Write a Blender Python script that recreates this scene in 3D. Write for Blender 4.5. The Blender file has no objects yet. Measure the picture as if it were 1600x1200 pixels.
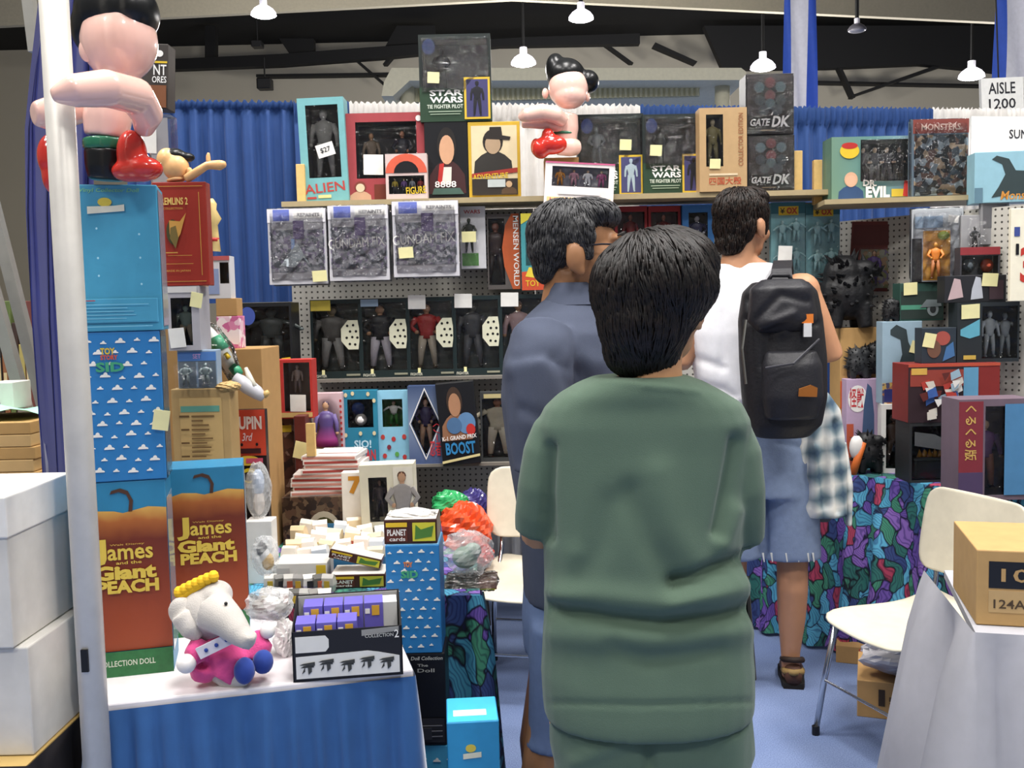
import bpy, math, random
import numpy as np
from mathutils import Vector, Matrix, Euler
from mathutils.bvhtree import BVHTree

scene = bpy.context.scene
COL = scene.collection
R = math.radians
rnd = random.Random(7)

# ------------------------------------------------------------------ camera
F = 1550.0                      # focal length in pixels of the 1600 px wide frame
CAM = Vector((0, 0, 1.45))
RM = Matrix.Rotation(R(90 - 4.43), 3, 'X') @ Matrix.Rotation(R(-1.3), 3, 'Z')
cd = bpy.data.cameras.new('camera'); cam = bpy.data.objects.new('camera', cd); COL.objects.link(cam)
cd.sensor_width = 36; cd.lens = F / 1600 * 36; cd.clip_end = 200
cam.matrix_world = Matrix.Translation(CAM) @ RM.to_4x4()
scene.camera = cam

def P(px, py, Y):
    """photo pixel -> world point at world depth Y"""
    v = RM @ Vector(((px - 800) / F, (600 - py) / F, -1))
    return CAM + v * (Y / v.y)
def PZ(px, py, z):
    """photo pixel -> world point on the horizontal plane z"""
    v = RM @ Vector(((px - 800) / F, (600 - py) / F, -1))
    return CAM + v * ((z - CAM.z) / v.z)
RI = np.array(RM.transposed())
def proj(co):
    c = (co - np.array(CAM)) @ RI.T
    return 800 + F * c[:, 0] / -c[:, 2], 600 - F * c[:, 1] / -c[:, 2]

# ------------------------------------------------------------------ light of the hall
w = bpy.data.worlds.new('hall_air'); scene.world = w; w.use_nodes = True
w.node_tree.nodes['Background'].inputs[0].default_value = (1.0, 0.97, 0.92, 1)
w.node_tree.nodes['Background'].inputs[1].default_value = 0.31
vs = scene.view_settings
vs.view_transform = 'Standard'; vs.look = 'None'; vs.gamma = 1; vs.exposure = 0.0
vs.use_curve_mapping = False
LAMP_W = 174          # each high-bay lamp over the booth

# ------------------------------------------------------------------ materials
def lin(h):
    h = h.lstrip('#'); c = [int(h[i:i + 2], 16) / 255 for i in (0, 2, 4)]
    return tuple(x / 12.92 if x <= .04045 else ((x + .055) / 1.055) ** 2.4 for x in c) + (1,)
MC = {}
def M(h, rough=.55, metal=0, noise=.12, nscale=25, bump=0, bscale=200, emit=0, spec=.4, sheen=0, coat=0):
    k = (h, rough, metal, noise, nscale, bump, bscale, emit, spec, sheen, coat)
    if k in MC: return MC[k]
    m = bpy.data.materials.new('m_' + h.strip('#')); m.use_nodes = True; MC[k] = m
    nt = m.node_tree; b = nt.nodes['Principled BSDF']; L = nt.links.new
    c = lin(h)
    tc = nt.nodes.new('ShaderNodeTexCoord')
    nz = nt.nodes.new('ShaderNodeTexNoise'); nz.inputs['Scale'].default_value = nscale; nz.inputs['Detail'].default_value = 3
    L(tc.outputs['Object'], nz.inputs['Vector'])
    mx = nt.nodes.new('ShaderNodeMix'); mx.data_type = 'RGBA'
    mx.inputs[6].default_value = tuple(x * (1 - noise) for x in c[:3]) + (1,)
    mx.inputs[7].default_value = tuple(min(1, x * (1 + noise)) for x in c[:3]) + (1,)
    L(nz.outputs['Fac'], mx.inputs[0]); L(mx.outputs[2], b.inputs['Base Color'])
    b.inputs['Roughness'].default_value = rough; b.inputs['Metallic'].default_value = metal
    b.inputs['Specular IOR Level'].default_value = spec
    if sheen: b.inputs['Sheen Weight'].default_value = sheen; b.inputs['Sheen Roughness'].default_value = .4
    if coat: b.inputs['Coat Weight'].default_value = coat; b.inputs['Coat Roughness'].default_value = .08
    if emit:
        b.inputs['Emission Color'].default_value = c; b.inputs['Emission Strength'].default_value = emit
    if bump:
        n2 = nt.nodes.new('ShaderNodeTexNoise'); n2.inputs['Scale'].default_value = bscale; n2.inputs['Detail'].default_value = 4
        L(tc.outputs['Object'], n2.inputs['Vector'])
        bp = nt.nodes.new('ShaderNodeBump'); bp.inputs['Strength'].default_value = bump; bp.inputs['Distance'].default_value = .004
        L(n2.outputs['Fac'], bp.inputs['Height']); L(bp.outputs['Normal'], b.inputs['Normal'])
    return m

def ramp(nt, stops, interp='LINEAR'):
    r = nt.nodes.new('ShaderNodeValToRGB'); r.color_ramp.interpolation = interp
    e = r.color_ramp.elements
    while len(e) < len(stops): e.new(.5)
    for el, (p, h) in zip(e, stops): el.position = p; el.color = lin(h)
    return r
def new_mat(name):
    m = bpy.data.materials.new(name); m.use_nodes = True
    return m, m.node_tree, m.node_tree.nodes['Principled BSDF'], m.node_tree.links.new
def math_node(nt, op, a, b=None, c=None):
    n = nt.nodes.new('ShaderNodeMath'); n.operation = op
    for i, x in enumerate((a, b, c)):
        if x is None: continue
        if isinstance(x, (int, float)): n.inputs[i].default_value = x
        else: nt.links.new(x, n.inputs[i])
    return n.outputs[0]

def film_mat(name, refl, rough, bump, scale, tint=(1, 1, 1, 1), dist=.02):
    m, nt, b, L = new_mat(name); nt.nodes.remove(b)
    out = nt.nodes['Material Output']
    tr = nt.nodes.new('ShaderNodeBsdfTransparent'); tr.inputs[0].default_value = tint
    gl = nt.nodes.new('ShaderNodeBsdfGlossy'); gl.inputs['Roughness'].default_value = rough
    tc = nt.nodes.new('ShaderNodeTexCoord')
    nz = nt.nodes.new('ShaderNodeTexNoise'); nz.inputs['Scale'].default_value = scale; nz.inputs['Detail'].default_value = 2
    L(tc.outputs['Object'], nz.inputs['Vector'])
    bp = nt.nodes.new('ShaderNodeBump'); bp.inputs['Strength'].default_value = bump; bp.inputs['Distance'].default_value = dist
    L(nz.outputs['Fac'], bp.inputs['Height']); L(bp.outputs['Normal'], gl.inputs['Normal'])
    fr = nt.nodes.new('ShaderNodeFresnel'); fr.inputs[0].default_value = 1.45
    f2 = math_node(nt, 'ADD', fr.outputs[0], refl)
    mx = nt.nodes.new('ShaderNodeMixShader'); L(f2, mx.inputs[0]); L(tr.outputs[0], mx.inputs[1]); L(gl.outputs[0], mx.inputs[2])
    L(mx.outputs[0], out.inputs[0]); return m
FILM = film_mat('clear_film', 0, .07, .9, 30)
BAG = film_mat('crinkled_bag', .02, .09, 1.0, 45, (.98, .98, .99, 1), .05)

def haze_mat():
    m, nt, b, L = new_mat('milky_bag'); out = nt.nodes['Material Output']
    tr = nt.nodes.new('ShaderNodeBsdfTransparent'); b.inputs['Base Color'].default_value = (.85, .86, .86, 1); b.inputs['Roughness'].default_value = .15
    mx = nt.nodes.new('ShaderNodeMixShader'); mx.inputs[0].default_value = .3
    L(tr.outputs[0], mx.inputs[1]); L(b.outputs[0], mx.inputs[2]); L(mx.outputs[0], out.inputs[0]); return m
HAZE = haze_mat()
def floral_mat():
    m, nt, b, L = new_mat('floral_cloth')
    tc = nt.nodes.new('ShaderNodeTexCoord')
    nz = nt.nodes.new('ShaderNodeTexNoise'); nz.inputs['Scale'].default_value = 7
    L(tc.outputs['Object'], nz.inputs['Vector'])
    ad = nt.nodes.new('ShaderNodeVectorMath'); ad.operation = 'MULTIPLY_ADD'
    L(nz.outputs['Color'], ad.inputs[0]); ad.inputs[1].default_value = (.16, .16, .16); L(tc.outputs['Object'], ad.inputs[2])
    mp = nt.nodes.new('ShaderNodeMapping'); mp.inputs['Scale'].default_value = (23, 23, 11); mp.inputs['Rotation'].default_value = (.5, .6, 0)
    L(ad.outputs[0], mp.inputs[0])
    v1 = nt.nodes.new('ShaderNodeTexVoronoi'); v1.inputs['Scale'].default_value = 1; L(mp.outputs[0], v1.inputs['Vector'])
    v2 = nt.nodes.new('ShaderNodeTexVoronoi'); v2.feature = 'DISTANCE_TO_EDGE'; v2.inputs['Scale'].default_value = 1; L(mp.outputs[0], v2.inputs['Vector'])
    sp = nt.nodes.new('ShaderNodeSeparateColor'); L(v1.outputs['Color'], sp.inputs[0])
    rp = ramp(nt, [(0, '#2c6f68'), (.15, '#6a4fa4'), (.3, '#4a9cba'), (.46, '#33487f'), (.58, '#8a66b8'), (.7, '#3f8a6e'), (.82, '#5aaccc'), (.93, '#a83a58')], 'CONSTANT')
    L(sp.outputs[0], rp.inputs[0])
    # leaf vein and dark outline
    ln = ramp(nt, [(.015, '#222a58'), (.07, '#ffffff')]); L(v2.outputs['Distance'], ln.inputs[0])
    wv = nt.nodes.new('ShaderNodeTexWave'); wv.inputs['Scale'].default_value = 1.6; wv.inputs['Distortion'].default_value = 2; L(mp.outputs[0], wv.inputs['Vector'])
    wr = ramp(nt, [(.0, '#9a9ab8'), (.5, '#ffffff')]); L(wv.outputs['Fac'], wr.inputs[0])
    m1 = nt.nodes.new('ShaderNodeMix'); m1.data_type = 'RGBA'; m1.blend_type = 'MULTIPLY'; m1.inputs[0].default_value = 1
    L(rp.outputs[0], m1.inputs[6]); L(ln.outputs[0], m1.inputs[7])
    m2 = nt.nodes.new('ShaderNodeMix'); m2.data_type = 'RGBA'; m2.blend_type = 'MULTIPLY'; m2.inputs[0].default_value = .8
    L(m1.outputs[2], m2.inputs[6]); L(wr.outputs[0], m2.inputs[7])
    L(m2.outputs[2], b.inputs['Base Color']); b.inputs['Roughness'].default_value = .75
    return m
def peg_mat():
    m, nt, b, L = new_mat('pegboard')
    tc = nt.nodes.new('ShaderNodeTexCoord'); sx = nt.nodes.new('ShaderNodeSeparateXYZ'); L(tc.outputs['Object'], sx.inputs[0])
    d = []
    for o in (0, 2):
        f = math_node(nt, 'FRACT', math_node(nt, 'DIVIDE', sx.outputs[o], .0254)); d.append(math_node(nt, 'SUBTRACT', f, .5))
    r = math_node(nt, 'SQRT', math_node(nt, 'ADD', math_node(nt, 'MULTIPLY', d[0], d[0]), math_node(nt, 'MULTIPLY', d[1], d[1])))
    rp = ramp(nt, [(.15, '#3a3733'), (.2, '#b9b6ad')]); L(r, rp.inputs[0]); L(rp.outputs[0], b.inputs['Base Color'])
    b.inputs['Roughness'].default_value = .6; return m
def carpet_mat():
    m, nt, b, L = new_mat('blue_carpet')
    tc = nt.nodes.new('ShaderNodeTexCoord')
    a = nt.nodes.new('ShaderNodeTexNoise'); a.inputs['Scale'].default_value = 1.5; a.inputs['Detail'].default_value = 8; L(tc.outputs['Object'], a.inputs['Vector'])
    rp = ramp(nt, [(.3, '#6a7ea8'), (.7, '#8597bc')]); L(a.outputs['Fac'], rp.inputs[0])
    c = nt.nodes.new('ShaderNodeTexNoise'); c.inputs['Scale'].default_value = 260; c.inputs['Detail'].default_value = 2; L(tc.outputs['Object'], c.inputs['Vector'])
    cr = ramp(nt, [(.25, '#b0b0b8'), (.75, '#ffffff')]); L(c.outputs['Fac'], cr.inputs[0])
    mx = nt.nodes.new('ShaderNodeMix'); mx.data_type = 'RGBA'; mx.blend_type = 'MULTIPLY'; mx.inputs[0].default_value = 1
    L(rp.outputs[0], mx.inputs[6]); L(cr.outputs[0], mx.inputs[7]); L(mx.outputs[2], b.inputs['Base Color'])
    bp = nt.nodes.new('ShaderNodeBump'); bp.inputs['Strength'].default_value = .5; L(c.outputs['Fac'], bp.inputs['Height']); L(bp.outputs['Normal'], b.inputs['Normal'])
    b.inputs['Roughness'].default_value = .95; return m
def plaid_mat():
    m, nt, b, L = new_mat('plaid_flannel')
    tc = nt.nodes.new('ShaderNodeTexCoord'); mp = nt.nodes.new('ShaderNodeMapping'); mp.inputs['Rotation'].default_value = (0, .12, 0); L(tc.outputs['Object'], mp.inputs[0])
    sx = nt.nodes.new('ShaderNodeSeparateXYZ'); L(mp.outputs[0], sx.inputs[0])
    s = []
    for o in (0, 2):
        f = math_node(nt, 'FRACT', math_node(nt, 'DIVIDE', sx.outputs[o], .085))
        s.append(math_node(nt, 'PINGPONG', f, .5))
    t = math_node(nt, 'ADD', s[0], s[1])
    rp = ramp(nt, [(.12, '#3f566c'), (.35, '#71858f'), (.58, '#b9bfc0'), (.85, '#e6e5df')]); L(t, rp.inputs[0]); L(rp.outputs[0], b.inputs['Base Color'])
    b.inputs['Roughness'].default_value = .9; return m
def grad_mat(name, stops, axis=2, lo=0, hi=1, rough=.45, nz=0):
    """printed artwork: a colour gradient along a local axis"""
    m, nt, b, L = new_mat(name)
    tc = nt.nodes.new('ShaderNodeTexCoord'); sx = nt.nodes.new('ShaderNodeSeparateXYZ'); L(tc.outputs['Object'], sx.inputs[0])
    t = math_node(nt, 'DIVIDE', math_node(nt, 'SUBTRACT', sx.outputs[axis], lo), hi - lo)
    if nz:
        n = nt.nodes.new('ShaderNodeTexNoise'); n.inputs['Scale'].default_value = 18; L(tc.outputs['Object'], n.inputs['Vector'])
        t = math_node(nt, 'MULTIPLY_ADD', n.outputs['Fac'], nz, math_node(nt, 'SUBTRACT', t, nz / 2))
    rp = ramp(nt, stops); L(t, rp.inputs[0]); L(rp.outputs[0], b.inputs['Base Color']); b.inputs['Roughness'].default_value = rough
    return m
def mottled_mat(name, cols, scale=60, rough=.4):
    """busy print too fine to read: noise broken into patches of the print's colours"""
    m, nt, b, L = new_mat(name)
    tc = nt.nodes.new('ShaderNodeTexCoord')
    v = nt.nodes.new('ShaderNodeTexVoronoi'); v.inputs['Scale'].default_value = scale; v.inputs['Randomness'].default_value = 1
    nz = nt.nodes.new('ShaderNodeTexNoise'); nz.inputs['Scale'].default_value = scale * .7; L(tc.outputs['Object'], nz.inputs['Vector'])
    ad = nt.nodes.new('ShaderNodeVectorMath'); ad.operation = 'MULTIPLY_ADD'; L(nz.outputs['Color'], ad.inputs[0]); ad.inputs[1].default_value = (.03,) * 3; L(tc.outputs['Object'], ad.inputs[2])
    L(ad.outputs[0], v.inputs['Vector'])
    sp = nt.nodes.new('ShaderNodeSeparateColor'); L(v.outputs['Color'], sp.inputs[0])
    n = len(cols); rp = ramp(nt, [(i / n, c) for i, c in enumerate(cols)], 'CONSTANT'); L(sp.outputs[0], rp.inputs[0])
    L(rp.outputs[0], b.inputs['Base Color']); b.inputs['Roughness'].default_value = rough; return m
FLORAL, PEG, CARPET, PLAID = floral_mat(), peg_mat(), carpet_mat(), plaid_mat()
BLUE_DRAPE = M('#21437c', .7, noise=.1, sheen=.25); WHITE_DRAPE = M('#d9d6d2', .8, sheen=.2)
NAVY_DRAPE = M('#252c70', .75, sheen=.3)
CREAM = M('#e3dcc0', .5); CHROME = M('#c9ccd0', .22, metal=1, noise=.03); NOTE = M('#f2ecb0', .7); PAPER = M('#f1f0ea', .7)
CARD = M('#b08a58', .8, noise=.1); WOOD = M('#d8b574', .6, noise=.2, nscale=40); BLACK = M('#0d0d10', .45); SKIN = M('#c08a66', .5, noise=.08, bump=.1, bscale=300)
WHITEBOX = M('#cfcdc7', .6)

# ------------------------------------------------------------------ mesh building
class MB:
    def __init__(s): s.v = []; s.f = []; s.m = []
    def add(s, vs, fs, m=0):
        o = len(s.v); s.v += [tuple(v) for v in vs]; s.f += [tuple(i + o for i in f) for f in fs]; s.m += [m] * len(fs); return s
    def box(s, x0, x1, y0, y1, z0, z1, m=0, T=None):
        vs = [Vector(c) for c in ((x0, y0, z0), (x1, y0, z0), (x1, y1, z0), (x0, y1, z0), (x0, y0, z1), (x1, y0, z1), (x1, y1, z1), (x0, y1, z1))]
        if T: vs = [T @ v for v in vs]
        return s.add(vs, [(0, 3, 2, 1), (4, 5, 6, 7), (0, 1, 5, 4), (1, 2, 6, 5), (2, 3, 7, 6), (3, 0, 4, 7)], m)
    def loft(s, rings, m=0, cap=True):
        n = len(rings[0]); vs = [p for r in rings for p in r]; fs = []
        for i in range(len(rings) - 1):
            for j in range(n):
                a = i * n + j; b = i * n + (j + 1) % n; fs.append((a, b, b + n, a + n))
        if cap: fs.append(tuple(range(n - 1, -1, -1))); fs.append(tuple(range((len(rings) - 1) * n, len(rings) * n)))
        return s.add(vs, fs, m)
    def tube(s, pts, r, n=8, m=0):
        pts = [Vector(p) for p in pts]
        if not isinstance(r, (list, tuple)): r = [r] * len(pts)
        rings = []; prev = None
        for i, p in enumerate(pts):
            t = (pts[min(i + 1, len(pts) - 1)] - pts[max(i - 1, 0)]).normalized()
            a = prev if prev is not None else (Vector((0, 0, 1)) if abs(t.z) < .9 else Vector((1, 0, 0)))
            u = (a - t * a.dot(t)).normalized(); prev = u; w_ = t.cross(u)
            rings.append([p + (u * math.cos(2 * math.pi * k / n) + w_ * math.sin(2 * math.pi * k / n)) * r[i] for k in range(n)])
        return s.loft(rings, m)
    def ell(s, c, r, m=0, n=14, k=9, T=None):
        c = Vector(c); rings = []
        for i in range(1, k):
            a = math.pi * i / k
            rg = [Vector((r[0] * math.sin(a) * math.cos(2 * math.pi * j / n), r[1] * math.sin(a) * math.sin(2 * math.pi * j / n), -r[2] * math.cos(a))) for j in range(n)]
            rings.append([c + ((T @ q) if T else q) for q in rg])
        return s.loft(rings, m)
    def prism(s, poly, y0, y1, m=0, T=None):
        n = len(poly); vs = [Vector((x, y0, z)) for x, z in poly] + [Vector((x, y1, z)) for x, z in poly]
        if T: vs = [T @ v for v in vs]
        fs = [tuple(range(n)), tuple(range(2 * n - 1, n - 1, -1))] + [(i + n, (i + 1) % n + n, (i + 1) % n, i) for i in range(n)]
        return s.add(vs, fs, m)
    def mesh(s, name, mats, smooth=False):
        me = bpy.data.meshes.new(name); me.from_pydata(s.v, [], s.f); me.update()
        for mt in (mats if isinstance(mats, (list, tuple)) else [mats]): me.materials.append(mt)
        me.polygons.foreach_set('material_index', s.m)
        if smooth: me.polygons.foreach_set('use_smooth', [True] * len(s.f))
        return me
    def build(s, name, mats, parent=None, smooth=False, bevel=0):
        o = bpy.data.objects.new(name, s.mesh(name, mats, smooth)); COL.objects.link(o)
        if parent: o.parent = parent
        if bevel:
            b = o.modifiers.new('bevel', 'BEVEL'); b.width = bevel; b.segments = 2; b.limit_method = 'ANGLE'
        return o
def obj(name, me, parent=None):
    o = bpy.data.objects.new(name, me); COL.objects.link(o)
    if parent: o.parent = parent
    return o
def empty(name, loc=(0, 0, 0), rot=(0, 0, 0)):
    o = bpy.data.objects.new(name, None); COL.objects.link(o); o.location = loc; o.rotation_euler = rot; o.empty_display_size = .05; return o
def tag(o, label, cat, group=None):
    o['label'] = label; o['category'] = cat
    if group: o['group'] = group
    return o
def struct(o): o['kind'] = 'structure'; return o

TXT = {}
def text_mesh(s, x0, x1, z0, z1, mat, rot=0, shear=0, bold=.012):
    """lettering as a flat mesh filling the rectangle x0..x1, z0..z1 in the plane y = 0"""
    key = (s, bold)
    if key not in TXT:
        c = bpy.data.curves.new('lettering', 'FONT'); c.body = s; c.size = 1; c.resolution_u = 2; c.offset = bold; c.fill_mode = 'FRONT'
        o = bpy.data.objects.new('lettering', c); me = bpy.data.meshes.new_from_object(o)
        TXT[key] = (np.array([v.co[:2] for v in me.vertices]), [tuple(p.vertices) for p in me.polygons]); bpy.data.objects.remove(o)
    co, fs = TXT[key]
    if len(co) == 0: return None
    co = co.copy()
    if shear: co[:, 0] += shear * co[:, 1]
    if rot == 90: co = np.stack([-co[:, 1], co[:, 0]], 1)
    if rot == -90: co = np.stack([co[:, 1], -co[:, 0]], 1)
    lo, hi = co.min(0), co.max(0); co = (co - lo) / np.maximum(hi - lo, 1e-6)
    b = MB(); b.add([(x0 + (x1 - x0) * u, 0, z0 + (z1 - z0) * v) for u, v in co], fs)
    return b.mesh('lettering', mat)

def ellipse(cx, cz, rx, rz, n=20, a0=0, a1=360):
    return [(cx + rx * math.cos(R(a0 + (a1 - a0) * i / n)), cz + rz * math.sin(R(a0 + (a1 - a0) * i / n))) for i in range(n if a1 - a0 == 360 else n + 1)]

# ------------------------------------------------------------------ toy figures
FIGC = {}
def fig_mesh(cols, pose=0):
    """plain generic doll, 1 unit tall: cols = skin, hair, top, trousers, shoes"""
    k = (cols, pose)
    if k in FIGC: return FIGC[k]
    b = MB()
    for s_ in (-1, 1):
        b.tube([(s_ * .05, 0, .5), (s_ * .075, -.01, .27), (s_ * .09, 0, .05)], [.06, .045, .03], 7, 3)
        b.ell((s_ * .095, -.025, .025), (.03, .06, .025), 4, 7, 5)
        if pose == 0: arm = [(s_ * .12, 0, .78), (s_ * .17, -.01, .63), (s_ * .18, -.05, .48)]
        elif pose == 1: arm = [(s_ * .12, 0, .78), (s_ * .2, -.02, .65), (s_ * .12, -.1, .56)]
        else: arm = [(s_ * .12, 0, .78), (s_ * .22, 0, .7), (s_ * .3, -.02, .62)]
        b.tube(arm, [.045, .036, .028], 7, 2); b.ell(arm[-1], (.03, .03, .036), 0, 7, 5)
    b.loft([[(a * math.cos(t), d * math.sin(t), z) for t in [2 * math.pi * i / 10 for i in range(10)]] for z, a, d in ((.46, .1, .065), (.56, .09, .06), (.7, .125, .075), (.8, .12, .06), (.84, .04, .035))], 2)
    b.tube([(0, 0, .82), (0, 0, .88)], .03, 7, 0)
    b.ell((0, 0, .925), (.052, .06, .072), 0, 10, 7)
    b.ell((0, .012, .945), (.057, .06, .062), 1, 10, 6)
    FIGC[k] = b.mesh('figure', [M(c, .45) for c in cols], True); return FIGC[k]

# ------------------------------------------------------------------ packages
class Pack:
    """one package: an Empty at the middle of its front foot; local x right, y back, z up; u, v run 0..1 over the front"""
    def __init__(s, name, label, cat, px, Y, dep=.08, yaw=0, tilt=0, z=None, group=None, lean=0):
        x0, y0, x1, y1 = px; p = P((x0 + x1) / 2, y1, Y); top = P((x0 + x1) / 2, y0, Y).z
        if z is not None: p.z = z
        s.w = (x1 - x0) * Y / F / math.cos(R(yaw)); s.h = top - p.z; s.d = dep; s.lay = 1
        s.r = empty(name, p, (R(lean), R(tilt), R(yaw))); tag(s.r, label, cat, group)
        s.fy = 0
    def X(s, u): return (u - .5) * s.w
    def Z(s, v): return v * s.h
    def nexty(s): s.lay += 1; return -.0007 * s.lay + s.fy
    def body(s, mat, name='box_body', bevel=.002):
        s.b = MB().box(-s.w / 2, s.w / 2, 0, s.d, 0, s.h).build(name, mat, s.r, bevel=bevel); return s
    def panel(s, u0, v0, u1, v1, mat, name='printed_panel'):
        y = s.nexty(); return MB().box(s.X(u0), s.X(u1), y, y + .0006, s.Z(v0), s.Z(v1)).build(name, mat, s.r)
    def side(s, mat, v0=.03, v1=.97, name='side_panel', sgn=1):
        x = sgn * (s.w / 2 + .0008); return MB().box(min(x, x + sgn * .0006), max(x, x + sgn * .0006), .004, s.d - .004, s.Z(v0), s.Z(v1)).build(name, mat, s.r)
    def topp(s, mat, name='top_panel'):
        return MB().box(-s.w / 2 + .002, s.w / 2 - .002, .002, s.d - .002, s.h + .0004, s.h + .001).build(name, mat, s.r)
    def poly(s, pts, mat, name='printed_shape'):
        y = s.nexty(); return MB().prism([(s.X(u), s.Z(v)) for u, v in pts], y, y + .0006).build(name, mat, s.r)
    def disc(s, u, v, ru, rv, mat, name='printed_shape', n=20): return s.poly(ellipse(u, v, ru, rv, n), mat, name)
    def text(s, t, u0, v0, u1, v1, mat, rot=0, shear=0, bold=.012, slope=0):
        me = text_mesh(t, s.X(u0), s.X(u1), s.Z(v0), s.Z(v1), mat, rot, shear, bold)
        if me is None: return
        o = obj('lettering', me, s.r); o.location.y = s.nexty()
        if slope: o.rotation_euler.y = R(-slope)
        return o
    def tagp(s, u, v, wd, ht, mat=None, rot=0, name='price_tag', y=None):
        o = MB().box(-wd / 2, wd / 2, 0, .0008, -ht / 2, ht / 2).build(name, mat or NOTE, s.r)
        o.location = (s.X(u), s.nexty() - .004 if y is None else y, s.Z(v)); o.rotation_euler = (R(6), R(rot), 0); return o
    def winbody(s, mat, inn, win, wall=.004, name='box_body'):
        """box with an opening of any convex outline in its front and a lined cavity behind it"""
        if len(win) == 4 and not isinstance(win[0], tuple):
            u0, v0, u1, v1 = win; win = [(u0, v0), (u1, v0), (u1, v1), (u0, v1)]
        poly = [(s.X(u), s.Z(v)) for u, v in win]; cx = sum(p[0] for p in poly) / len(poly); cz = sum(p[1] for p in poly) / len(poly)
        rect = [(-s.w / 2, 0), (s.w / 2, 0), (s.w / 2, s.h), (-s.w / 2, s.h)]
        ang = sorted({round(math.atan2(z - cz, x - cx), 6) for x, z in poly + rect})
        def hit(pl, a):
            dx, dz = math.cos(a), math.sin(a); best = None
            for i in range(len(pl)):
                (ax, az), (bx, bz) = pl[i], pl[(i + 1) % len(pl)]; ex, ez = bx - ax, bz - az
                den = dx * ez - dz * ex
                if abs(den) < 1e-12: continue
                t = ((ax - cx) * ez - (az - cz) * ex) / den; q = ((ax - cx) * dz - (az - cz) * dx) / den
                if t > 0 and -1e-4 <= q <= 1 + 1e-4: best = t if best is None else min(best, t)
            t = best or 0; return (cx + dx * t, cz + dz * t)
        n = len(ang); o_ = [hit(rect, a) for a in ang]; i_ = [hit(poly, a) for a in ang]; cav = s.d - wall
        b = MB()
        vs = [(x, 0, z) for x, z in o_] + [(x, 0, z) for x, z in i_] + [(x, cav, z) for x, z in i_] + [(x, s.d, z) for x, z in o_]
        fo = []; fi = []
        for k in range(n):
            q = (k + 1) % n
            fo.append((k, q, n + q, n + k)); fi.append((n + k, n + q, 2 * n + q, 2 * n + k)); fo.append((3 * n + k, 3 * n + q, q, k))
        fi.append(tuple(range(2 * n, 3 * n))); fo.append(tuple(range(4 * n - 1, 3 * n - 1, -1)))
        b.add(vs, fo + fi); b.m = [0] * len(fo) + [1] * len(fi)
        s.b = b.build(name, [mat, inn], s.r)
        us = [p[0] for p in win]; vv = [p[1] for p in win]
        s.film(min(us), min(vv), max(us), max(vv), win); return s
    def film(s, u0, v0, u1, v1, win=None, mat=None, amp=.0015, name='clear_window', y=None):
        if win is not None and not (len(win) == 4 and win[0][1] == win[1][1]):
            return MB().prism([(s.X(u), s.Z(v)) for u, v in win], .001, .0014).build(name, mat or FILM, s.r)
        n = 8; vs = []; fs = []; y = .002 if y is None else y
        for i in range(n + 1):
            for j in range(n + 1):
                e = 0 if i in (0, n) or j in (0, n) else rnd.uniform(-amp, amp)
                vs.append((s.X(u0 + (u1 - u0) * j / n), y + e, s.Z(v0 + (v1 - v0) * i / n)))
        for i in range(n):
            for j in range(n): a = i * (n + 1) + j; fs.append((a, a + 1, a + n + 2, a + n + 1))
        return MB().add(vs, fs).build(name, mat or FILM, s.r, True)
    def fig(s, u, v, hv, cols, pose=0, name='figure', y=None, rz=0, wide=1):
        o = obj(name, fig_mesh(cols, pose), s.r); k = hv * s.h
        o.scale = (k * wide, min(k, s.d * 3.2), k); o.location = (s.X(u), s.d * .5 if y is None else y, s.Z(v)); o.rotation_euler.z = R(rz); return o
    def clouds(s, mat, nx=5, ny=8, seed=1, v0=.02, v1=.97):
        rr = random.Random(seed); b = MB(); y = s.nexty()
        for i in range(ny):
            for j in range(nx):
                sc = 1.0 if (i + j) % 2 else .62
                cx = s.X(.02 + (j + .5 + (.33 * i) % 1 - .5) / nx * .98); cz = s.Z(v0 + (v1 - v0) * (i + .5) / ny + rr.uniform(-.01, .01)); k = s.w / nx * .3 * sc
                if cx - k < -s.w / 2 or cx + k > s.w / 2: continue
                pts = [(-1, 0), (1, 0), (1.05, .18), (.75, .4), (.5, .45), (.42, .85), (.1, 1.05), (-.2, .9), (-.35, .55), (-.7, .5), (-.95, .25)]
                b.prism([(cx + p * k, cz + q * k) for p, q in pts], y, y + .0006)
        return b.build('printed_clouds', mat, s.r)
    def bust(s, u0, v0, u1, v1, face, hair, coat):
        f = lambda u, v: (u0 + (u1 - u0) * u, v0 + (v1 - v0) * v)
        s.poly([f(*p) for p in ((0, 0), (1, 0), (.97, .28), (.8, .42), (.62, .5), (.38, .5), (.2, .42), (.03, .28))], M(coat), 'printed_portrait')
        s.poly([f(*p) for p in ellipse(.5, .72, .26, .28, 18)], M(hair), 'printed_portrait')
        s.poly([f(*p) for p in ellipse(.5, .66, .2, .22, 18)], M(face), 'printed_portrait')
    def bag(s, amp=.008, name='clear_bag', mat=None, pad=.012):
        """puffed crinkled plastic around the whole package"""
        n = 12; b = MB()
        for sy, y0 in ((-1, -.006), (1, s.d + .002)):
            vs = []; fs = []
            for i in range(n + 1):
                for j in range(n + 1):
                    ed = i in (0, n) or j in (0, n)
                    x = (j / n - .5) * (s.w + pad); z = -pad / 2 + (s.h + pad) * i / n
                    vs.append((x, s.d / 2 if ed else y0 + sy * rnd.uniform(0, amp), z))
            for i in range(n):
                for j in range(n):
                    a = i * (n + 1) + j; q = (a, a + 1, a + n + 2, a + n + 1); fs.append(q if sy < 0 else q[::-1])
            b.add(vs, fs)
        return b.build(name, mat or BAG, s.r)

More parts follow.
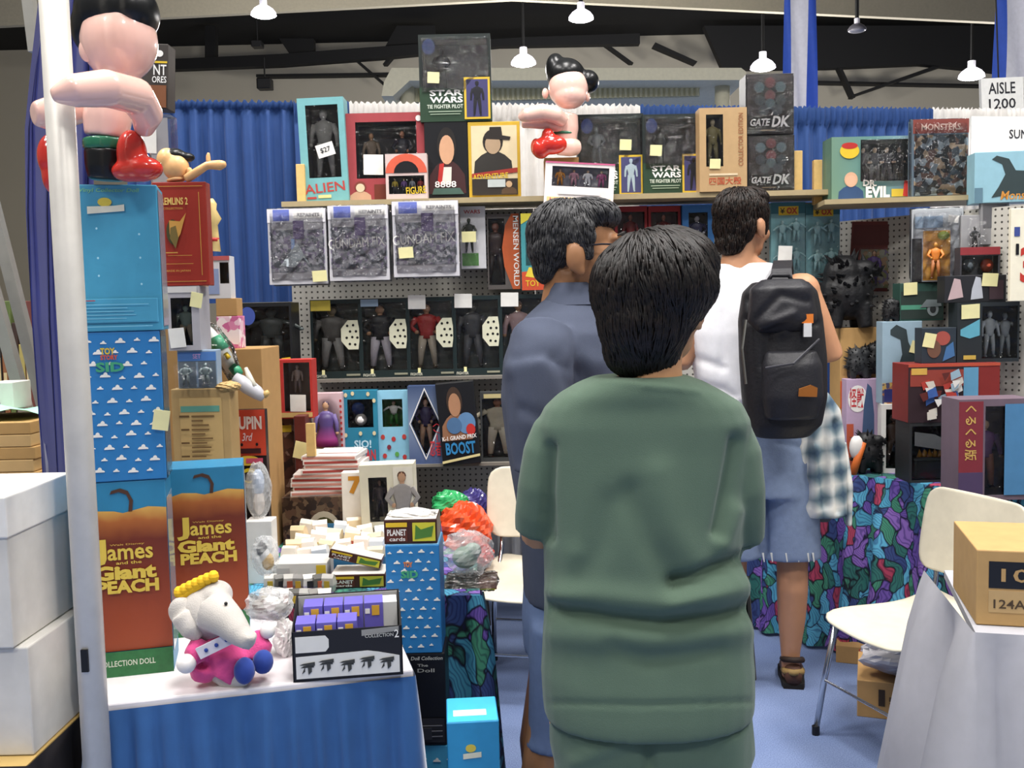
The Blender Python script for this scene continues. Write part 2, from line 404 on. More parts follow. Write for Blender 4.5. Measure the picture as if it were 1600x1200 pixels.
# ================================================================== THE HALL
def pxprism(poly, Y, th, name, mat, smooth=False):
    """outline given at depth Y, built there with its own thickness"""
    b = MB(); n = len(poly); f = [P(x, y, Y) for x, y in poly]; k = [v + Vector((0, th, 0)) for v in f]
    b.add(f + k, [tuple(range(n)), tuple(range(2 * n - 1, n - 1, -1))] + [(i + n, (i + 1) % n + n, (i + 1) % n, i) for i in range(n)])
    return b.build(name, mat)
struct(MB().box(-25, 25, -6, 31, -.1, 0).build('floor', CARPET))
struct(MB().box(-25, 25, 30, 30.3, 0, 10.4).build('wall_back', M('#b9b2a2', .9, noise=.05, nscale=.6)))
struct(MB().box(-16.3, -16, 4, 30, 0, 10.4).build('wall_left', M('#b3a98f', .9, noise=.05, nscale=.6)))
struct(MB().box(-25, 25, 12, 31, 9.35, 9.5).build('ceiling', M('#0b0b0d', .9)))
SOF = M('#857f70', .9)
# soffit across the hall, its two halves meeting at a slight angle
a, c, e = P(-220, 52, 17), P(800, -1, 18), P(1800, 46, 17)
b = MB()
for p, q in ((a, c), (c, e)):
    vs = [p, q, q + Vector((0, .12, 0)), p + Vector((0, .12, 0))]; vs += [Vector((v.x, v.y, 8.6)) for v in vs]
    b.add(vs, [(0, 3, 2, 1), (4, 5, 6, 7), (0, 1, 5, 4), (1, 2, 6, 5), (2, 3, 7, 6), (3, 0, 4, 7)])
struct(b.build('trim_1', SOF))
TR = M('#0c0c0e', .7)
beams = [[(180, 112), (180, 96), (440, 84), (600, 72), (820, 58), (1000, 52), (1000, 68), (780, 72), (600, 90), (440, 102)],
         [(320, 100), (320, 40), (336, 40), (336, 100)], [(436, 60), (490, 60), (490, 80), (452, 84)], [(600, 76), (620, 40), (680, 40), (680, 76)],
         [(1130, 108), (1100, 40), (1560, 40), (1560, 112), (1440, 100), (1300, 106)], [(1310, 104), (1315, 104), (1337, 152), (1332, 152)],
         [(1330, 152), (1332, 148), (1490, 92), (1492, 97)], [(548, 88), (553, 88), (604, 132), (599, 132)], [(400, 116), (610, 113), (610, 117), (400, 120)],
         [(598, 100), (604, 100), (636, 62), (626, 62)], [(1020, 72), (1024, 66), (1090, 96), (1086, 100)], [(940, 66), (946, 66), (990, 98), (984, 98)], [(1186, 128), (1186, 124), (1560, 132), (1560, 135)]]
for i, q in enumerate(beams): struct(pxprism(q, 27.5 + .05 * i, .3, 'trim_%d' % (i + 2), TR))
for lab, q in (('black box speaker hanging under the pipe from the roof truss', (401, 122, 423, 138)), ('small black box speaker on the roof truss above the hanging pipe', (392, 63, 408, 72))):
    r = empty('ceiling_speaker', P((q[0] + q[2]) / 2, q[3], 24)); tag(r, lab, 'speaker'); wd = (q[2] - q[0]) * 24 / F; hh = (q[3] - q[1]) * 24 / F
    MB().box(-wd / 2, wd / 2, 0, .3, 0, hh).build('speaker_box', BLACK, r, bevel=.02)
    MB().box(-wd * .4, wd * .4, -.02, 0, hh * .1, hh * .9).build('grille', M('#1a1a1c', .8), r)
    MB().tube([(0, .15, hh), (0, .15, hh + .5)], .02).build('hanger', TR, r)

# high-bay lamps: reflector, cap, glowing lens and the light it gives
LENS = M('#fff8ff', .4, emit=14)
def lamp(loc, watt, label, size=.34, group=None, far=False):
    r = empty('high_bay_lamp', loc); tag(r, label, 'lamp', group); k = size / 2
    rings = [[(rr * k * math.cos(t), rr * k * math.sin(t), z * k) for t in [2 * math.pi * i / 20 for i in range(20)]] for rr, z in ((1, 0), (.98, .2), (.75, .5), (.42, .72), (.28, .76))]
    MB().loft(rings, cap=False).build('reflector', M('#efeaf8', .3, emit=3.5) if watt else M('#8a8894', .3, metal=.6), r, True)
    MB().tube([(0, 0, .7 * k), (0, 0, 1.3 * k)], .3 * k, 12).build('ballast_cap', M('#e9e6ee', .4, emit=.5 if watt else 0), r)
    MB().tube([(0, 0, 1.3 * k), (0, 0, 6 * k)], .03, 6).build('hanging_rod', TR, r)
    MB().ell((0, 0, .02 * k), (.93 * k, .93 * k, .22 * k), 0, 18, 8).build('lens', (LENS if watt else M('#8a8890', .3)), r, True)
    if watt:
        ld = bpy.data.lights.new('lamp_light', 'POINT' if far else 'AREA'); ld.energy = watt; ld.color = (1, .97, .93)
        if far: ld.shadow_soft_size = .4
        else: ld.shape = 'DISK'; ld.size = size * 2.2
        lo = bpy.data.objects.new('lamp_light', ld); COL.objects.link(lo); lo.parent = r; lo.location = (0, 0, -.35 * k if not far else -.9)
    return r
for (x, y, Y), lab in (((412, 24, 14), 'lit high-bay lamp in front of the dark roof above the blue drape'), ((908, 30, 14), 'lit high-bay lamp above the spare inflatable doll'),
                       ((818, 100, 19), 'lit high-bay lamp just above the cream pavilion roof'), ((1192, 107, 19), 'lit high-bay lamp behind the stacked dark robot boxes'), ((1518, 121, 19), 'lit high-bay lamp beside the hanging aisle sign')):
    lamp(P(x, y, Y), 760, lab, 38 * Y / F, far=True)
lamp(P(1339, 48, 15), 0, 'unlit high-bay lamp between the two hanging banners', .27)
for i, (x, y) in enumerate(((-3.4, 1.2), (0.2, 1.0), (3.6, 1.4), (-3.4, 3.4), (.3, 2.9), (3.6, 3.4), (-2.5, -2.4), (2.5, -2.4))):
    lamp((x, y, 6.6), LAMP_W, 'high-bay lamp hanging over the booth', .6, 'lamps over the booth')

# cream pavilion behind the drapes
r = empty('pavilion', P(880, 165, 12)); tag(r, 'cream flat-roofed pavilion with a fluted fascia behind the drapes', 'pavilion')
def rel(o, r): o.parent = r; o.matrix_parent_inverse = Matrix.Translation(-r.location); return o
CR = M('#d8d3ba', .6); z0 = P(880, 200, 12).z
rel(pxprism([(600, 128), (612, 106), (1158, 106), (1166, 112), (1166, 125), (640, 126), (614, 150), (596, 150)], 11.6, 3, 'roof_slab', CR), r)
x0, x1, zt, zb = P(640, 0, 11.9).x, P(1095, 0, 11.9).x, P(860, 126, 11.9).z, P(860, 152, 11.9).z
b = MB().box(x0, x1, 12.02, 12.1, zb, zt)
n = 56
for i in range(n): b.tube([(x0 + (x1 - x0) * (i + .5) / n, 12.02, zb), (x0 + (x1 - x0) * (i + .5) / n, 12.02, zt)], .027, 6)
o = rel(b.build('fluted_fascia', M('#cfc9a6', .6)), r)
for px in (636, 1130):
    p = P(px, 150, 11.9); rel(MB().tube([(p.x, 11.95, 0), (p.x, 11.95, zt)], .09, 12).build('column', CR, None, True), r)
r.location.z = 0; 
for ch in r.children: ch.matrix_parent_inverse = Matrix.Translation(-r.location)

# hanging banners and aisle sign
def banner(x0, x1, y0, y1, Y, lab):
    a, c = P(x0, y1, Y), P(x1, y0, Y); r = empty('hanging_banner', ((a.x + c.x) / 2, Y, a.z)); tag(r, lab, 'banner'); wd = c.x - a.x; h = c.z - a.z
    for nm, u0, u1, mt in (('side_stripe', -.5, -.3, M('#2c4fae', .7)), ('cloth', -.3, .22, M('#c9c9d2', .8)), ('side_stripe', .22, .5, M('#2447a8', .7))):
        vs = []; fs = []
        for i in range(9):
            for j in range(5):
                u = u0 + (u1 - u0) * j / 4; vs.append((u * wd, .04 * math.sin(u * 9 + i * .3), h * i / 8))
        for i in range(8):
            for j in range(4): q = i * 5 + j; fs.append((q, q + 1, q + 6, q + 5))
        MB().add(vs, fs).build(nm, mt, r, True)
    MB().tube([(-wd * .55, 0, h), (wd * .55, 0, h)], .03).build('rod', TR, r)
banner(1224, 1276, -10, 185, 9, 'white banner with blue edges hanging behind the dark robot boxes')
banner(1552, 1640, -30, 150, 9, 'white and blue banner hanging above the aisle sign')
p = P(1600, 172, 8); r = empty('aisle_sign', p, (0, R(-3), R(8))); tag(r, 'white hanging sign lettered AISLE above the right drape', 'sign')
MB().box(-.36, -.0, 0, .03, 0, .26).build('sign_board', PAPER, r); MB().box(.006, .4, 0, .03, 0, .26).build('sign_board', PAPER, r)
for t, z0_, z1_ in (('AISLE', .135, .225), ('1200', .02, .1)):
    o = obj('lettering', text_mesh(t, -.3, -.07, z0_, z1_, M('#2a2a30')), r); o.location.y = -.002
MB().tube([(-.2, .015, .26), (-.2, .015, 2)], .006).build('wire', TR, r)

# ================================================================== DRAPES AND PIPES
def drape(name, lab, p0, p1, zb, zt, mat, lam=.075, amp=.022, seed=0, group=None):
    p0, p1 = Vector(p0), Vector(p1); Lg = (p1 - p0).length; d = (p1 - p0) / Lg; nrm = Vector((d.y, -d.x))
    nx = max(12, int(Lg / lam * 8)); zs = [0, .05, .12, .3, .5, .7, .85, .93, .955, .965, .975, 1]
    vs = []; fs = []
    for t in zs:
        for i in range(nx + 1):
            s = Lg * i / nx; ph = 2 * math.pi * s / lam + 1.6 * math.sin(s * 5.1 + seed) + .8 * math.sin(s * 13 + 2 * seed)
            k = amp * (.95 if t < .93 else .45); o = k * math.sin(ph + (1 - t) * .9 * math.sin(s * 7 + seed)) + .4 * k * math.sin(2.3 * ph + 1)
            if t > .96: o = .012 * math.sin(3.1 * ph) + .016
            if t == .965: o -= .012
            q = p0 + d * s + nrm * o; vs.append((q.x, q.y, zb + (zt - zb) * t + (.008 * math.sin(2.7 * ph) if t == 1 else 0)))
    for k in range(len(zs) - 1):
        for i in range(nx): q = k * (nx + 1) + i; fs.append((q, q + 1, q + nx + 2, q + nx + 1))
    o = MB().add(vs, fs).build(name, mat, None, True); tag(o, lab, 'drape', group); return o
def backpt(px, off=0):
    k = (px - 800) / F; Y = (4.68 + 1.66 * .1614) / (1 - .1614 * k); return (k * Y, Y + off)
drape('blue_drape', 'short blue pleated drape hanging left of the alien box, hem ending in mid air', backpt(215), backpt(475), 1.5, 2.44, BLUE_DRAPE, seed=1)
drape('blue_drape', 'blue drape strip showing above the red twin-figure box', backpt(475), backpt(560), .02, 2.44, BLUE_DRAPE, seed=2)
drape('white_drape', 'white drape with ruffled top behind the spare inflatable doll', backpt(560), backpt(1004), .02, 2.44, WHITE_DRAPE, seed=3)
drape('blue_drape', 'long blue pleated drape behind the stacked dark robot boxes', backpt(1004), backpt(1452), .02, 2.44, BLUE_DRAPE, seed=4)
drape('white_drape', 'white drape with ruffled top next to the banner lettered SUN', backpt(1452), backpt(1720), .02, 2.44, WHITE_DRAPE, seed=5)
a, c = backpt(200, .03), backpt(1740, .03)
tag(MB().tube([(a[0], a[1], 2.42), (c[0], c[1], 2.42)], .014, 8).build('drape_rail', CHROME), 'aluminium rail carrying the back drapes', 'rail')
a = backpt(238, .06)
tag(MB().tube([(a[0], a[1], 0), (a[0], a[1], 2.45)], .02, 10).build('drape_post', CHROME), 'thin aluminium post holding the back drape rail', 'post')
# white sign on the drape
p = P(1600, 300, 5.15); r = empty('booth_sign', p, (0, 0, R(9))); tag(r, 'white booth sign lettered SUN pinned to the drape', 'sign')
MB().box(-.3, .34, 0, .01, 0, .38).build('sign_board', PAPER, r); o = obj('lettering', text_mesh('SUN E', -.09, .06, .27, .315, M('#2e2e33')), r); o.location.y = -.002

# near post and the navy side drape next to it
p = P(118, 600, 1.72)
r = empty('drape_post', (p.x, 1.72, 0)); tag(r, 'thick pale aluminium upright beside the stacked doll boxes', 'post')
MB().tube([(0, 0, .01), (0, 0, 2.6)], .024, 20).build('pole', M('#cfcbc2', .45, metal=.25), r, True)
MB().box(-.06, .06, -.06, .05, 0, .01).build('base_plate', CHROME, r)
MB().box(-.006, .006, -.028, -.023, .55, .6).build('slot', BLACK, r); MB().box(-.006, .006, -.0275, -.023, .83, .87).build('slot', BLACK, r)
rows = [(-60, 70, 150), (0, 60, 150), (100, 47, 150), (200, 36, 150), (330, 36, 150), (500, 44, 150), (650, 58, 150), (800, 70, 152), (950, 86, 155), (1100, 104, 158), (1250, 120, 162), (1500, 135, 168)]
vs = []; fs = []; nx = 40
for y, xl, xr in rows:
    for i in range(nx + 1):
        u = i / nx; q = P(xl + (xr - xl) * u, y, 2.05 + .25 * u); q.y += .018 * math.sin(u * 24 + y * .002) + .01 * math.sin(u * 50)
        vs.append(q)
for k in range(len(rows) - 1):
    for i in range(nx): q = k * (nx + 1) + i; fs.append((q, q + nx + 1, q + nx + 2, q + 1))
tag(MB().add(vs, fs).build('side_drape', NAVY_DRAPE, None, True), 'dark navy side drape bunched behind the pale upright', 'drape')
# leaning aluminium bars of the neighbouring stand
for lab, (xa, ya), (xb, yb), Y in (('slim pale metal bar in front of the beige wall by the navy drape', (37, -40), (52, 80), 3.0), ('leaning flat metal bar, upper of the pair left of the navy drape', (-30, 260), (66, 640), 2.9), ('leaning flat metal bar, lower of the pair left of the navy drape', (-30, 400), (50, 690), 2.8)):
    a, c = P(xa, ya, Y), P(xb, yb, Y); d = (c - a); b = MB(); t = Vector((.016, 0, 0)); q = Vector((0, .03, 0))
    b.add([a - t, a + t, a + t + q, a - t + q, c - t, c + t, c + t + q, c - t + q], [(0, 1, 2, 3), (7, 6, 5, 4), (4, 5, 1, 0), (5, 6, 2, 1), (6, 7, 3, 2), (7, 4, 0, 3)])
    tag(b.build('metal_bar', M('#a9a7a0', .35, metal=.6)), lab, 'bar')

# ================================================================== TABLES
def skirt(b, pts, zt, zb, lam=.05, amp=.012, flare=.05, seed=0, m=0, side=1):
    """pleated cloth wall along the polyline pts"""
    out = []; tot = 0
    for (a, c) in zip(pts, pts[1:]):
        a, c = Vector(a), Vector(c); L_ = (c - a).length; d = (c - a) / L_; nr = Vector((d.y, -d.x)) * side; n = max(2, int(L_ / lam * 8))
        for i in range(n + 1): out.append((a + d * (L_ * i / n), nr, tot + L_ * i / n))
        tot += L_
    zs = [0, .03, .06, .2, .45, .7, 1]; n = len(out); vs = []; fs = []
    for t in zs:
        for q, nr, s in out:
            ph = 2 * math.pi * s / lam + 1.5 * math.sin(s * 6 + seed) + .7 * math.sin(s * 17 + seed)
            o = amp * min(1, t * 7) * (math.sin(ph) + .3 * math.sin(2.1 * ph)) + flare * t + .004
            p = q + nr * o; vs.append((p.x, p.y, zt + (zb - zt) * t))
    for k in range(len(zs) - 1):
        for i in range(n - 1):
            q = k * n + i; fs.append((q, q + n, q + n + 1, q + 1))
    b.add(vs, fs, m)
TZ = .74
A = PZ(140, 1103, TZ); B_ = PZ(646, 1046, TZ); A2, B2 = Vector((A.x, A.y)), Vector((B_.x, B_.y)); d = (B2 - A2).normalized(); TYAW = math.degrees(math.atan2(d.y, d.x)); nb = Vector((-d.y, d.x))
r = empty('display_table', (A.x, A.y, 0)); tag(r, 'white-topped display table with a blue pleated skirt under the doll boxes', 'table')
def loc2(o, r): o.parent = r; o.matrix_parent_inverse = Matrix.Translation(-r.location); return o
q = [A2, B2, B2 + nb * .27, A2 + nb * .6]
b = MB(); b.add([(p.x, p.y, TZ) for p in q] + [(p.x, p.y, TZ - .022) for p in q], [(0, 1, 2, 3), (7, 6, 5, 4)] + [(i + 4, (i + 1) % 4 + 4, (i + 1) % 4, i) for i in range(4)])
loc2(b.build('table_top', M('#e4e0e2', .4), bevel=.004), r)
b = MB(); skirt(b, [A2 + nb * .58, A2, B2, B2 + nb * .26], TZ - .012, .03, lam=.055, amp=.011, flare=.05, seed=2)
loc2(b.build('table_skirt', M('#2a5890', .7, sheen=.4), None, True), r)
for u, v in ((.05, .06), (.95, .06), (.05, .9), (.95, .9)):
    p = A2 + d * ((B2 - A2).length * u) + nb * .27 * v; loc2(MB().tube([(p.x, p.y, 0), (p.x, p.y, TZ - .022)], .014, 8).build('leg', CHROME), r)
# floral table behind it
def cloth_table(lab, quad, open_sides, mat, zt=TZ, flare=.04, amp=.014, lam=.11, top=None, name='cloth_table', zb=.015):
    r = empty(name, (quad[0][0], quad[0][1], 0)); tag(r, lab, 'table')
    q = [Vector(p) for p in quad]
    n = len(q); b = MB(); b.add([(p.x, p.y, zt) for p in q] + [(p.x, p.y, zt - .02) for p in q], [tuple(range(n)), tuple(range(2 * n - 1, n - 1, -1))] + [(i + n, (i + 1) % n + n, (i + 1) % n, i) for i in range(n)])
    loc2(b.build('table_top', top or mat), r)
    b = MB(); skirt(b, open_sides, zt + .001, zb, lam=lam, amp=amp, flare=flare, seed=3)
    loc2(b.build('table_cloth', mat, None, True), r); return r
cloth_table('floral-clothed table carrying trays of small boxes beside the blue-skirted table', [(-.98, 2.47), (-.09, 2.41), (-.11, 2.72), (-.24, 2.98), (-.26, 3.34), (-.98, 3.34)],
            [(-.98, 2.47), (-.09, 2.41), (-.11, 2.72), (-.24, 2.98), (-.26, 3.34)], FLORAL, flare=.05)
cloth_table('floral-clothed table along the right side of the booth, full of monster toys', [(1.0, 4.42), (2.44, 2.70), (3.0, 3.1), (1.5, 4.8)],
            [(.72, 4.43), (1.0, 4.42), (2.44, 2.70)], FLORAL, flare=.06, amp=.022, lam=.14)
# back counter under the pegboard, its near-black colour standing in for the shade there
cloth_table('low counter under the pegboard with shade painted in as near-black cloth', [(-1.4, 3.86), (-.18, 3.86), (-.18, 4.4), (-1.4, 4.4)], [(-1.4, 3.86), (-.18, 3.86), (-.18, 4.4)], M('#1c1a1e', .8), zt=.5)
# white-clothed table at right, near
WT = PZ(1524, 988, .72)
cloth_table('near table covered by a grey-white cloth holding one carton', [(WT.x, WT.y), (WT.x + 1.3, WT.y - .35), (WT.x + 1.5, WT.y + .35), (WT.x + .15, WT.y + .5)],
            [(WT.x + .1, WT.y + .5), (WT.x, WT.y), (WT.x + 1.3, WT.y - .35)], M('#a6a6ac', .85, noise=.08), zt=.72, flare=.13, amp=.03, lam=.32)

# ================================================================== PEGBOARD
SH = P(850, 309, 4.3).z      # top of the upper shelf
def pegpanel(lab, xa, xb, zt, zb, Y=4.45):
    o = MB().box(0, xb - xa, 0, .012, zb, zt).build('pegboard', PEG); o.location = (xa, Y, 0); tag(o, lab, 'pegboard'); return o
xa, xb, xc = P(458, 500, 4.45).x, P(838, 500, 4.45).x, P(1292, 500, 4.45).x
pegpanel('grey pegboard panel behind the boxed swordsman figures', xa, xb - .004, SH - .03, .45)
pegpanel('grey pegboard panel behind the heads of the two men', xb, xc, SH - .03, .45)
o = MB().box(0, 1.25, 0, .012, .742, 1.8).build('pegboard', PEG); o.location = (1.47, 4.52, 0); o.rotation_euler.z = R(-51); tag(o, 'white pegboard panel behind the monster toys on the right', 'pegboard')
tag(MB().box(xa + .02, xc, 4.22, 4.5, SH - .022, SH).build('shelf', M('#a59572', .6)), 'long wooden shelf along the top of the pegboard', 'shelf')
SH2 = P(640, 588, 4.3).z; SH3 = P(640, 722, 4.2).z
tag(MB().box(P(478, 590, 4.2).x, P(880, 590, 4.2).x, 4.2, 4.452, SH2 - .012, SH2).build('shelf', M('#77726a', .6)), 'narrow grey shelf under the boxed swordsman figures', 'shelf')
tag(MB().box(P(500, 715, 4.1).x, P(880, 715, 4.1).x, 4.13, 4.452, SH3 - .012, SH3).build('shelf', M('#77726a', .6)), 'narrow grey shelf under the row with the diamond-window doll box', 'shelf')
o = MB().box(0, .82, -.26, 0, -.02, 0).build('shelf', M('#a59572', .6)); SHR = P(1400, 313, 4.2).z; o.location = (P(1270, 313, 4.35).x, 4.36, SHR); o.rotation_euler.z = R(-6); tag(o, 'wooden shelf under the green and blue villain figure box', 'shelf')
for lab, (x0, y0, x1, y1), Y in (('short wooden upright left of the turquoise window box', (464, 250, 477, 309), 4.28), ('short wooden upright right of the stacked dark robot boxes', (1241, 243, 1254, 306), 4.30), ('leaning wooden upright left of the villain figure box', (1271, 241, 1286, 309), 4.3)):
    a = P((x0 + x1) / 2, y1, Y); h = (y1 - y0) * Y / F; o = MB().box(-.018, .018, 0, .03, 0, h).build('wooden_upright', WOOD, None, bevel=.002); o.location = (a.x, Y, SH if x1 < 1260 else SHR); tag(o, lab, 'upright')

# ================================================================== CHAIRS
def chair(loc, face, lab):
    """white plastic shell seat and back on chrome legs; face = direction the sitter looks, degrees"""
    r = empty('plastic_chair', loc, (0, 0, R(face + 90))); tag(r, lab, 'chair')   # local: sitter looks along -y
    def plate(name, wd, pts, th, rc):
        # pts: profile (y, z) of the shell, width wd, rounded outline by rc at both ends
        n = len(pts); vs = []; fs = []; nx = 12
        for k in (0, 1):
            for i, (y, z) in enumerate(pts):
                t = i / (n - 1); e = min(t, 1 - t) * (n - 1)
                hw = wd / 2 - rc * max(0, 1 - e) ** 2 * .55 - (rc * .2 * max(0, 2 - e) / 2)
                for j in range(nx + 1):
                    u = -1 + 2 * j / nx; x = u * hw; dz = .012 * u * u
                    vs.append((x, y + (th if name == 'backrest' else 0) * k - (dz * .9 if name == 'backrest' else 0), z - (th if name == 'seat' else 0) * k + (dz if name == 'seat' else 0)))
        N = n * (nx + 1)
        for i in range(n - 1):
            for j in range(nx):
                a = i * (nx + 1) + j; q = (a, a + 1, a + nx + 2, a + nx + 1); fs.append(q); fs.append(tuple(x + N for x in q[::-1]))
        per = [j for j in range(nx + 1)] + [i * (nx + 1) + nx for i in range(1, n)] + [(n - 1) * (nx + 1) + j for j in range(nx - 1, -1, -1)] + [i * (nx + 1) for i in range(n - 2, 0, -1)]
        for a, c in zip(per, per[1:] + per[:1]): fs.append((a, a + N, c + N, c))
        o = MB().add(vs, fs).build(name, M('#cfc8b4', .35), r, True)
        s = o.modifiers.new('sub', 'SUBSURF'); s.levels = s.render_levels = 1
    plate('seat', .43, [(-.22, .395), (-.2, .408), (-.12, .415), (0, .408), (.1, .405), (.17, .415), (.22, .435), (.235, .45)], .012, .09)
    plate('backrest', .45, [(.2, .53), (.205, .545), (.215, .6), (.225, .66), (.24, .74), (.25, .79), (.252, .81)], .012, .08)
    for s in (-1, 1):
        MB().tube([(s * .17, -.17, .395), (s * .19, -.2, .2), (s * .205, -.225, .012)], .010, 10).build('leg', CHROME, r, True)
        MB().tube([(s * .17, .12, .395), (s * .2, .2, .2), (s * .215, .255, .012)], .010, 10).build('leg', CHROME, r, True)
        MB().tube([(s * .17, -.17, .392), (s * .17, .16, .395), (s * .17, .235, .47), (s * .16, .235, .6)], .009, 8).build('back_support', CHROME, r, True)
        for y in (-.225, .255): MB().tube([(s * (.205 if y < 0 else .215), y, 0), (s * (.205 if y < 0 else .215), y, .03)], .013, 8).build('foot_cap', BLACK, r)
    MB().tube([(-.192, -.203, .19), (.192, -.203, .19)], .005, 8).build('stretcher', CHROME, r)
    MB().tube([(-.2, .203, .19), (.2, .203, .19)], .005, 8).build('stretcher', CHROME, r)
chair((1.27, 3.1, 0), 180 + 19, 'white plastic chair with chrome legs beside the carton on the cloth table')
chair((.06, 3.7, 0), 270 - 12, 'white plastic chair standing behind the man in the slate polo')

# ================================================================== PEOPLE
def remesh(mb, name, mat, parent, voxel=.007, smooth=4, disp=None, factor=.5):
    me = mb.mesh(name, mat); o = bpy.data.objects.new(name, me); COL.objects.link(o)
    m = o.modifiers.new('r', 'REMESH'); m.mode = 'VOXEL'; m.voxel_size = voxel
    s = o.modifiers.new('s', 'SMOOTH'); s.iterations = smooth; s.factor = factor
    bpy.context.view_layer.update(); dg = bpy.context.evaluated_depsgraph_get()
    nm = bpy.data.meshes.new_from_object(o.evaluated_get(dg)); bpy.data.objects.remove(o)
    nm.name = name; nm.materials.clear(); nm.materials.append(mat)
    if disp:
        n = len(nm.vertices); co = np.empty(n * 3); nm.vertices.foreach_get('co', co); co = co.reshape(-1, 3)
        no = np.empty(n * 3); nm.vertex_normals.foreach_get('vector', no); no = no.reshape(-1, 3)
        nm.vertices.foreach_set('co', (co + no * disp(co, no)[:, None]).ravel()); nm.update()
    nm.polygons.foreach_set('use_smooth', [True] * len(nm.polygons))
    return obj(name, nm, parent)
def oval(c, a, b, n=28, e=2.3, rz=0):
    out = []
    for i in range(n):
        t = 2 * math.pi * i / n; ct, st = math.cos(t), math.sin(t)
        x = a * math.copysign(abs(ct) ** (2 / e), ct); y = b * math.copysign(abs(st) ** (2 / e), st)
        out.append(Vector((c[0] + x * math.cos(rz) - y * math.sin(rz), c[1] + x * math.sin(rz) + y * math.cos(rz), c[2])))
    return out
def pxrings(rows, Y, dy=0, rz=0):
    """rows: (pixel y, left, right, half depth) of a silhouette standing at depth Y"""
    rg = []
    for r_ in rows:
        y, xl, xr, b = r_[:4]; off = r_[4] if len(r_) > 4 else 0
        a, c = P(xl, y, Y), P(xr, y, Y); m_ = (a + c) / 2; rg.append(oval((m_.x, Y + dy + off, m_.z), (c.x - a.x) / 2, b, rz=rz))
    return rg[::-1]
def folds(lst):
    def f(co, no):
        px, py = proj(co); d = np.zeros(len(co)); fr = np.clip(-no[:, 1] * 2, 0, 1)
        for pl, wd, amp in lst:
            best = np.full(len(co), 1e9)
            for (ax, ay), (bx, by) in zip(pl, pl[1:]):
                vx, vy = bx - ax, by - ay; t = np.clip(((px - ax) * vx + (py - ay) * vy) / (vx * vx + vy * vy), 0, 1)
                best = np.minimum(best, np.hypot(px - ax - t * vx, py - ay - t * vy))
            d += amp * np.exp(-(best / wd) ** 2)
        return d * fr
    return f
def head(b, C, yaw, k=1.0, tilt=0):
    """adds a head with face and ears to b; yaw 0 looks along +y"""
    T = Matrix.Rotation(R(yaw), 3, 'Z') @ Matrix.Rotation(R(tilt), 3, 'X'); C = Vector(C)
    g = lambda p: C + T @ (Vector(p) * k)
    E = lambda p, r: b.ell(g(p), tuple(x * k for x in r), 0, 16, 10, T)
    E((0, -.012, .035), (.074, .095, .083)); E((0, .03, -.02), (.064, .07, .085)); E((0, .035, -.068), (.052, .058, .045)); E((0, .08, -.092), (.022, .018, .018))
    b.tube([g((0, .094, .018)), g((0, .113, -.012)), g((0, .118, -.028))], [.009 * k, .013 * k, .017 * k], 8); E((0, .083, .03), (.052, .018, .013))
    E((0, .092, -.058), (.025, .012, .008)); E((0, .089, -.067), (.022, .012, .008))
    for s in (-1, 1): E((s * .078, -.006, -.012), (.012, .023, .035)); E((s * .077, .004, -.04), (.01, .012, .012)); E((s * .04, .068, -.03), (.025, .025, .025))
    b.tube([g((0, -.015, -.04)), g((0, -.03, -.11)), g((0, -.04, -.19))], [.056 * k, .055 * k, .064 * k], 16)
    return g, T
def eyes(g, T, parent, k=1.0):
    for s in (-1, 1):
        MB().ell(g((s * .03, .083, .01)), (.012 * k,) * 3, 0, 10, 8).build('eye', M('#ece8e0', .2), parent, True)
        MB().ell(g((s * .03, .091, .01)), (.006 * k,) * 3, 0, 8, 6).build('pupil', M('#1a120c', .2), parent, True)
        MB().tube([g((s * .012, .101, .035)), g((s * .032, .1, .041)), g((s * .05, .086, .036))], [.004 * k, .005 * k, .002], 6).build('eyebrow', M('#1d1815', .8), parent)
def hand(b, w_, fw, up, s):
    """palm, four bent fingers and a thumb; fw = pointing direction, up = back of the hand, s = thumb side"""
    fw = Vector(fw).normalized(); up = Vector(up); up = (up - fw * up.dot(fw)).normalized(); sd = fw.cross(up) * s; w_ = Vector(w_)
    T = Matrix((sd, fw, up)).transposed(); b.ell(w_ + fw * .05, (.042, .055, .017), 0, 12, 8, T)
    for i, ln in enumerate((.068, .078, .072, .055)):
        q = w_ + fw * .088 + sd * (.03 - .0205 * i)
        b.tube([q - fw * .02, q + fw * ln * .4 - up * .006, q + fw * ln * .75 - up * .024, q + fw * ln * .9 - up * .042], [.0092, .009, .0082, .007], 8)
    q = w_ + fw * .03 + sd * .03; b.tube([q, q + sd * .028 + fw * .022 - up * .008, q + sd * .036 + fw * .05 - up * .02], [.013, .0105, .0085], 8)
def hair_locks(cap, crown, n, mat, parent, ln=.09, wd=.007, seed=1, up=.006, down=.6):
    """tapering locks that follow the hair cap away from the crown"""
    me = cap.data; vs = [v.co.copy() for v in me.vertices]; bv = BVHTree.FromPolygons(vs, [tuple(p.vertices) for p in me.polygons]); rr = random.Random(seed); b = MB(); crown = Vector(crown)
    for _ in range(n):
        p = rr.choice(vs); pts = []; q = p.copy(); jit = Vector((rr.uniform(-.5, .5), rr.uniform(-.5, .5), rr.uniform(-.2, .2))); L_ = ln * rr.uniform(.6, 1.2)
        for i in range(6):
            h, nr, _i, _d = bv.find_nearest(q)
            if h is None: break
            pts.append(h + nr * up * (.3 + rr.uniform(.2, 1.0) * (i / 5)))
            dr = (h - crown).normalized() + jit * .55 + Vector((0, 0, -down)); dr = (dr - nr * dr.dot(nr))
            if dr.length < 1e-4: break
            q = h + dr.normalized() * L_ / 5
        if len(pts) == 6: b.tube(pts, [wd * x for x in (.35, .9, 1, .85, .55, .12)], 4)
    return b.build('hair_locks', mat, parent, True)
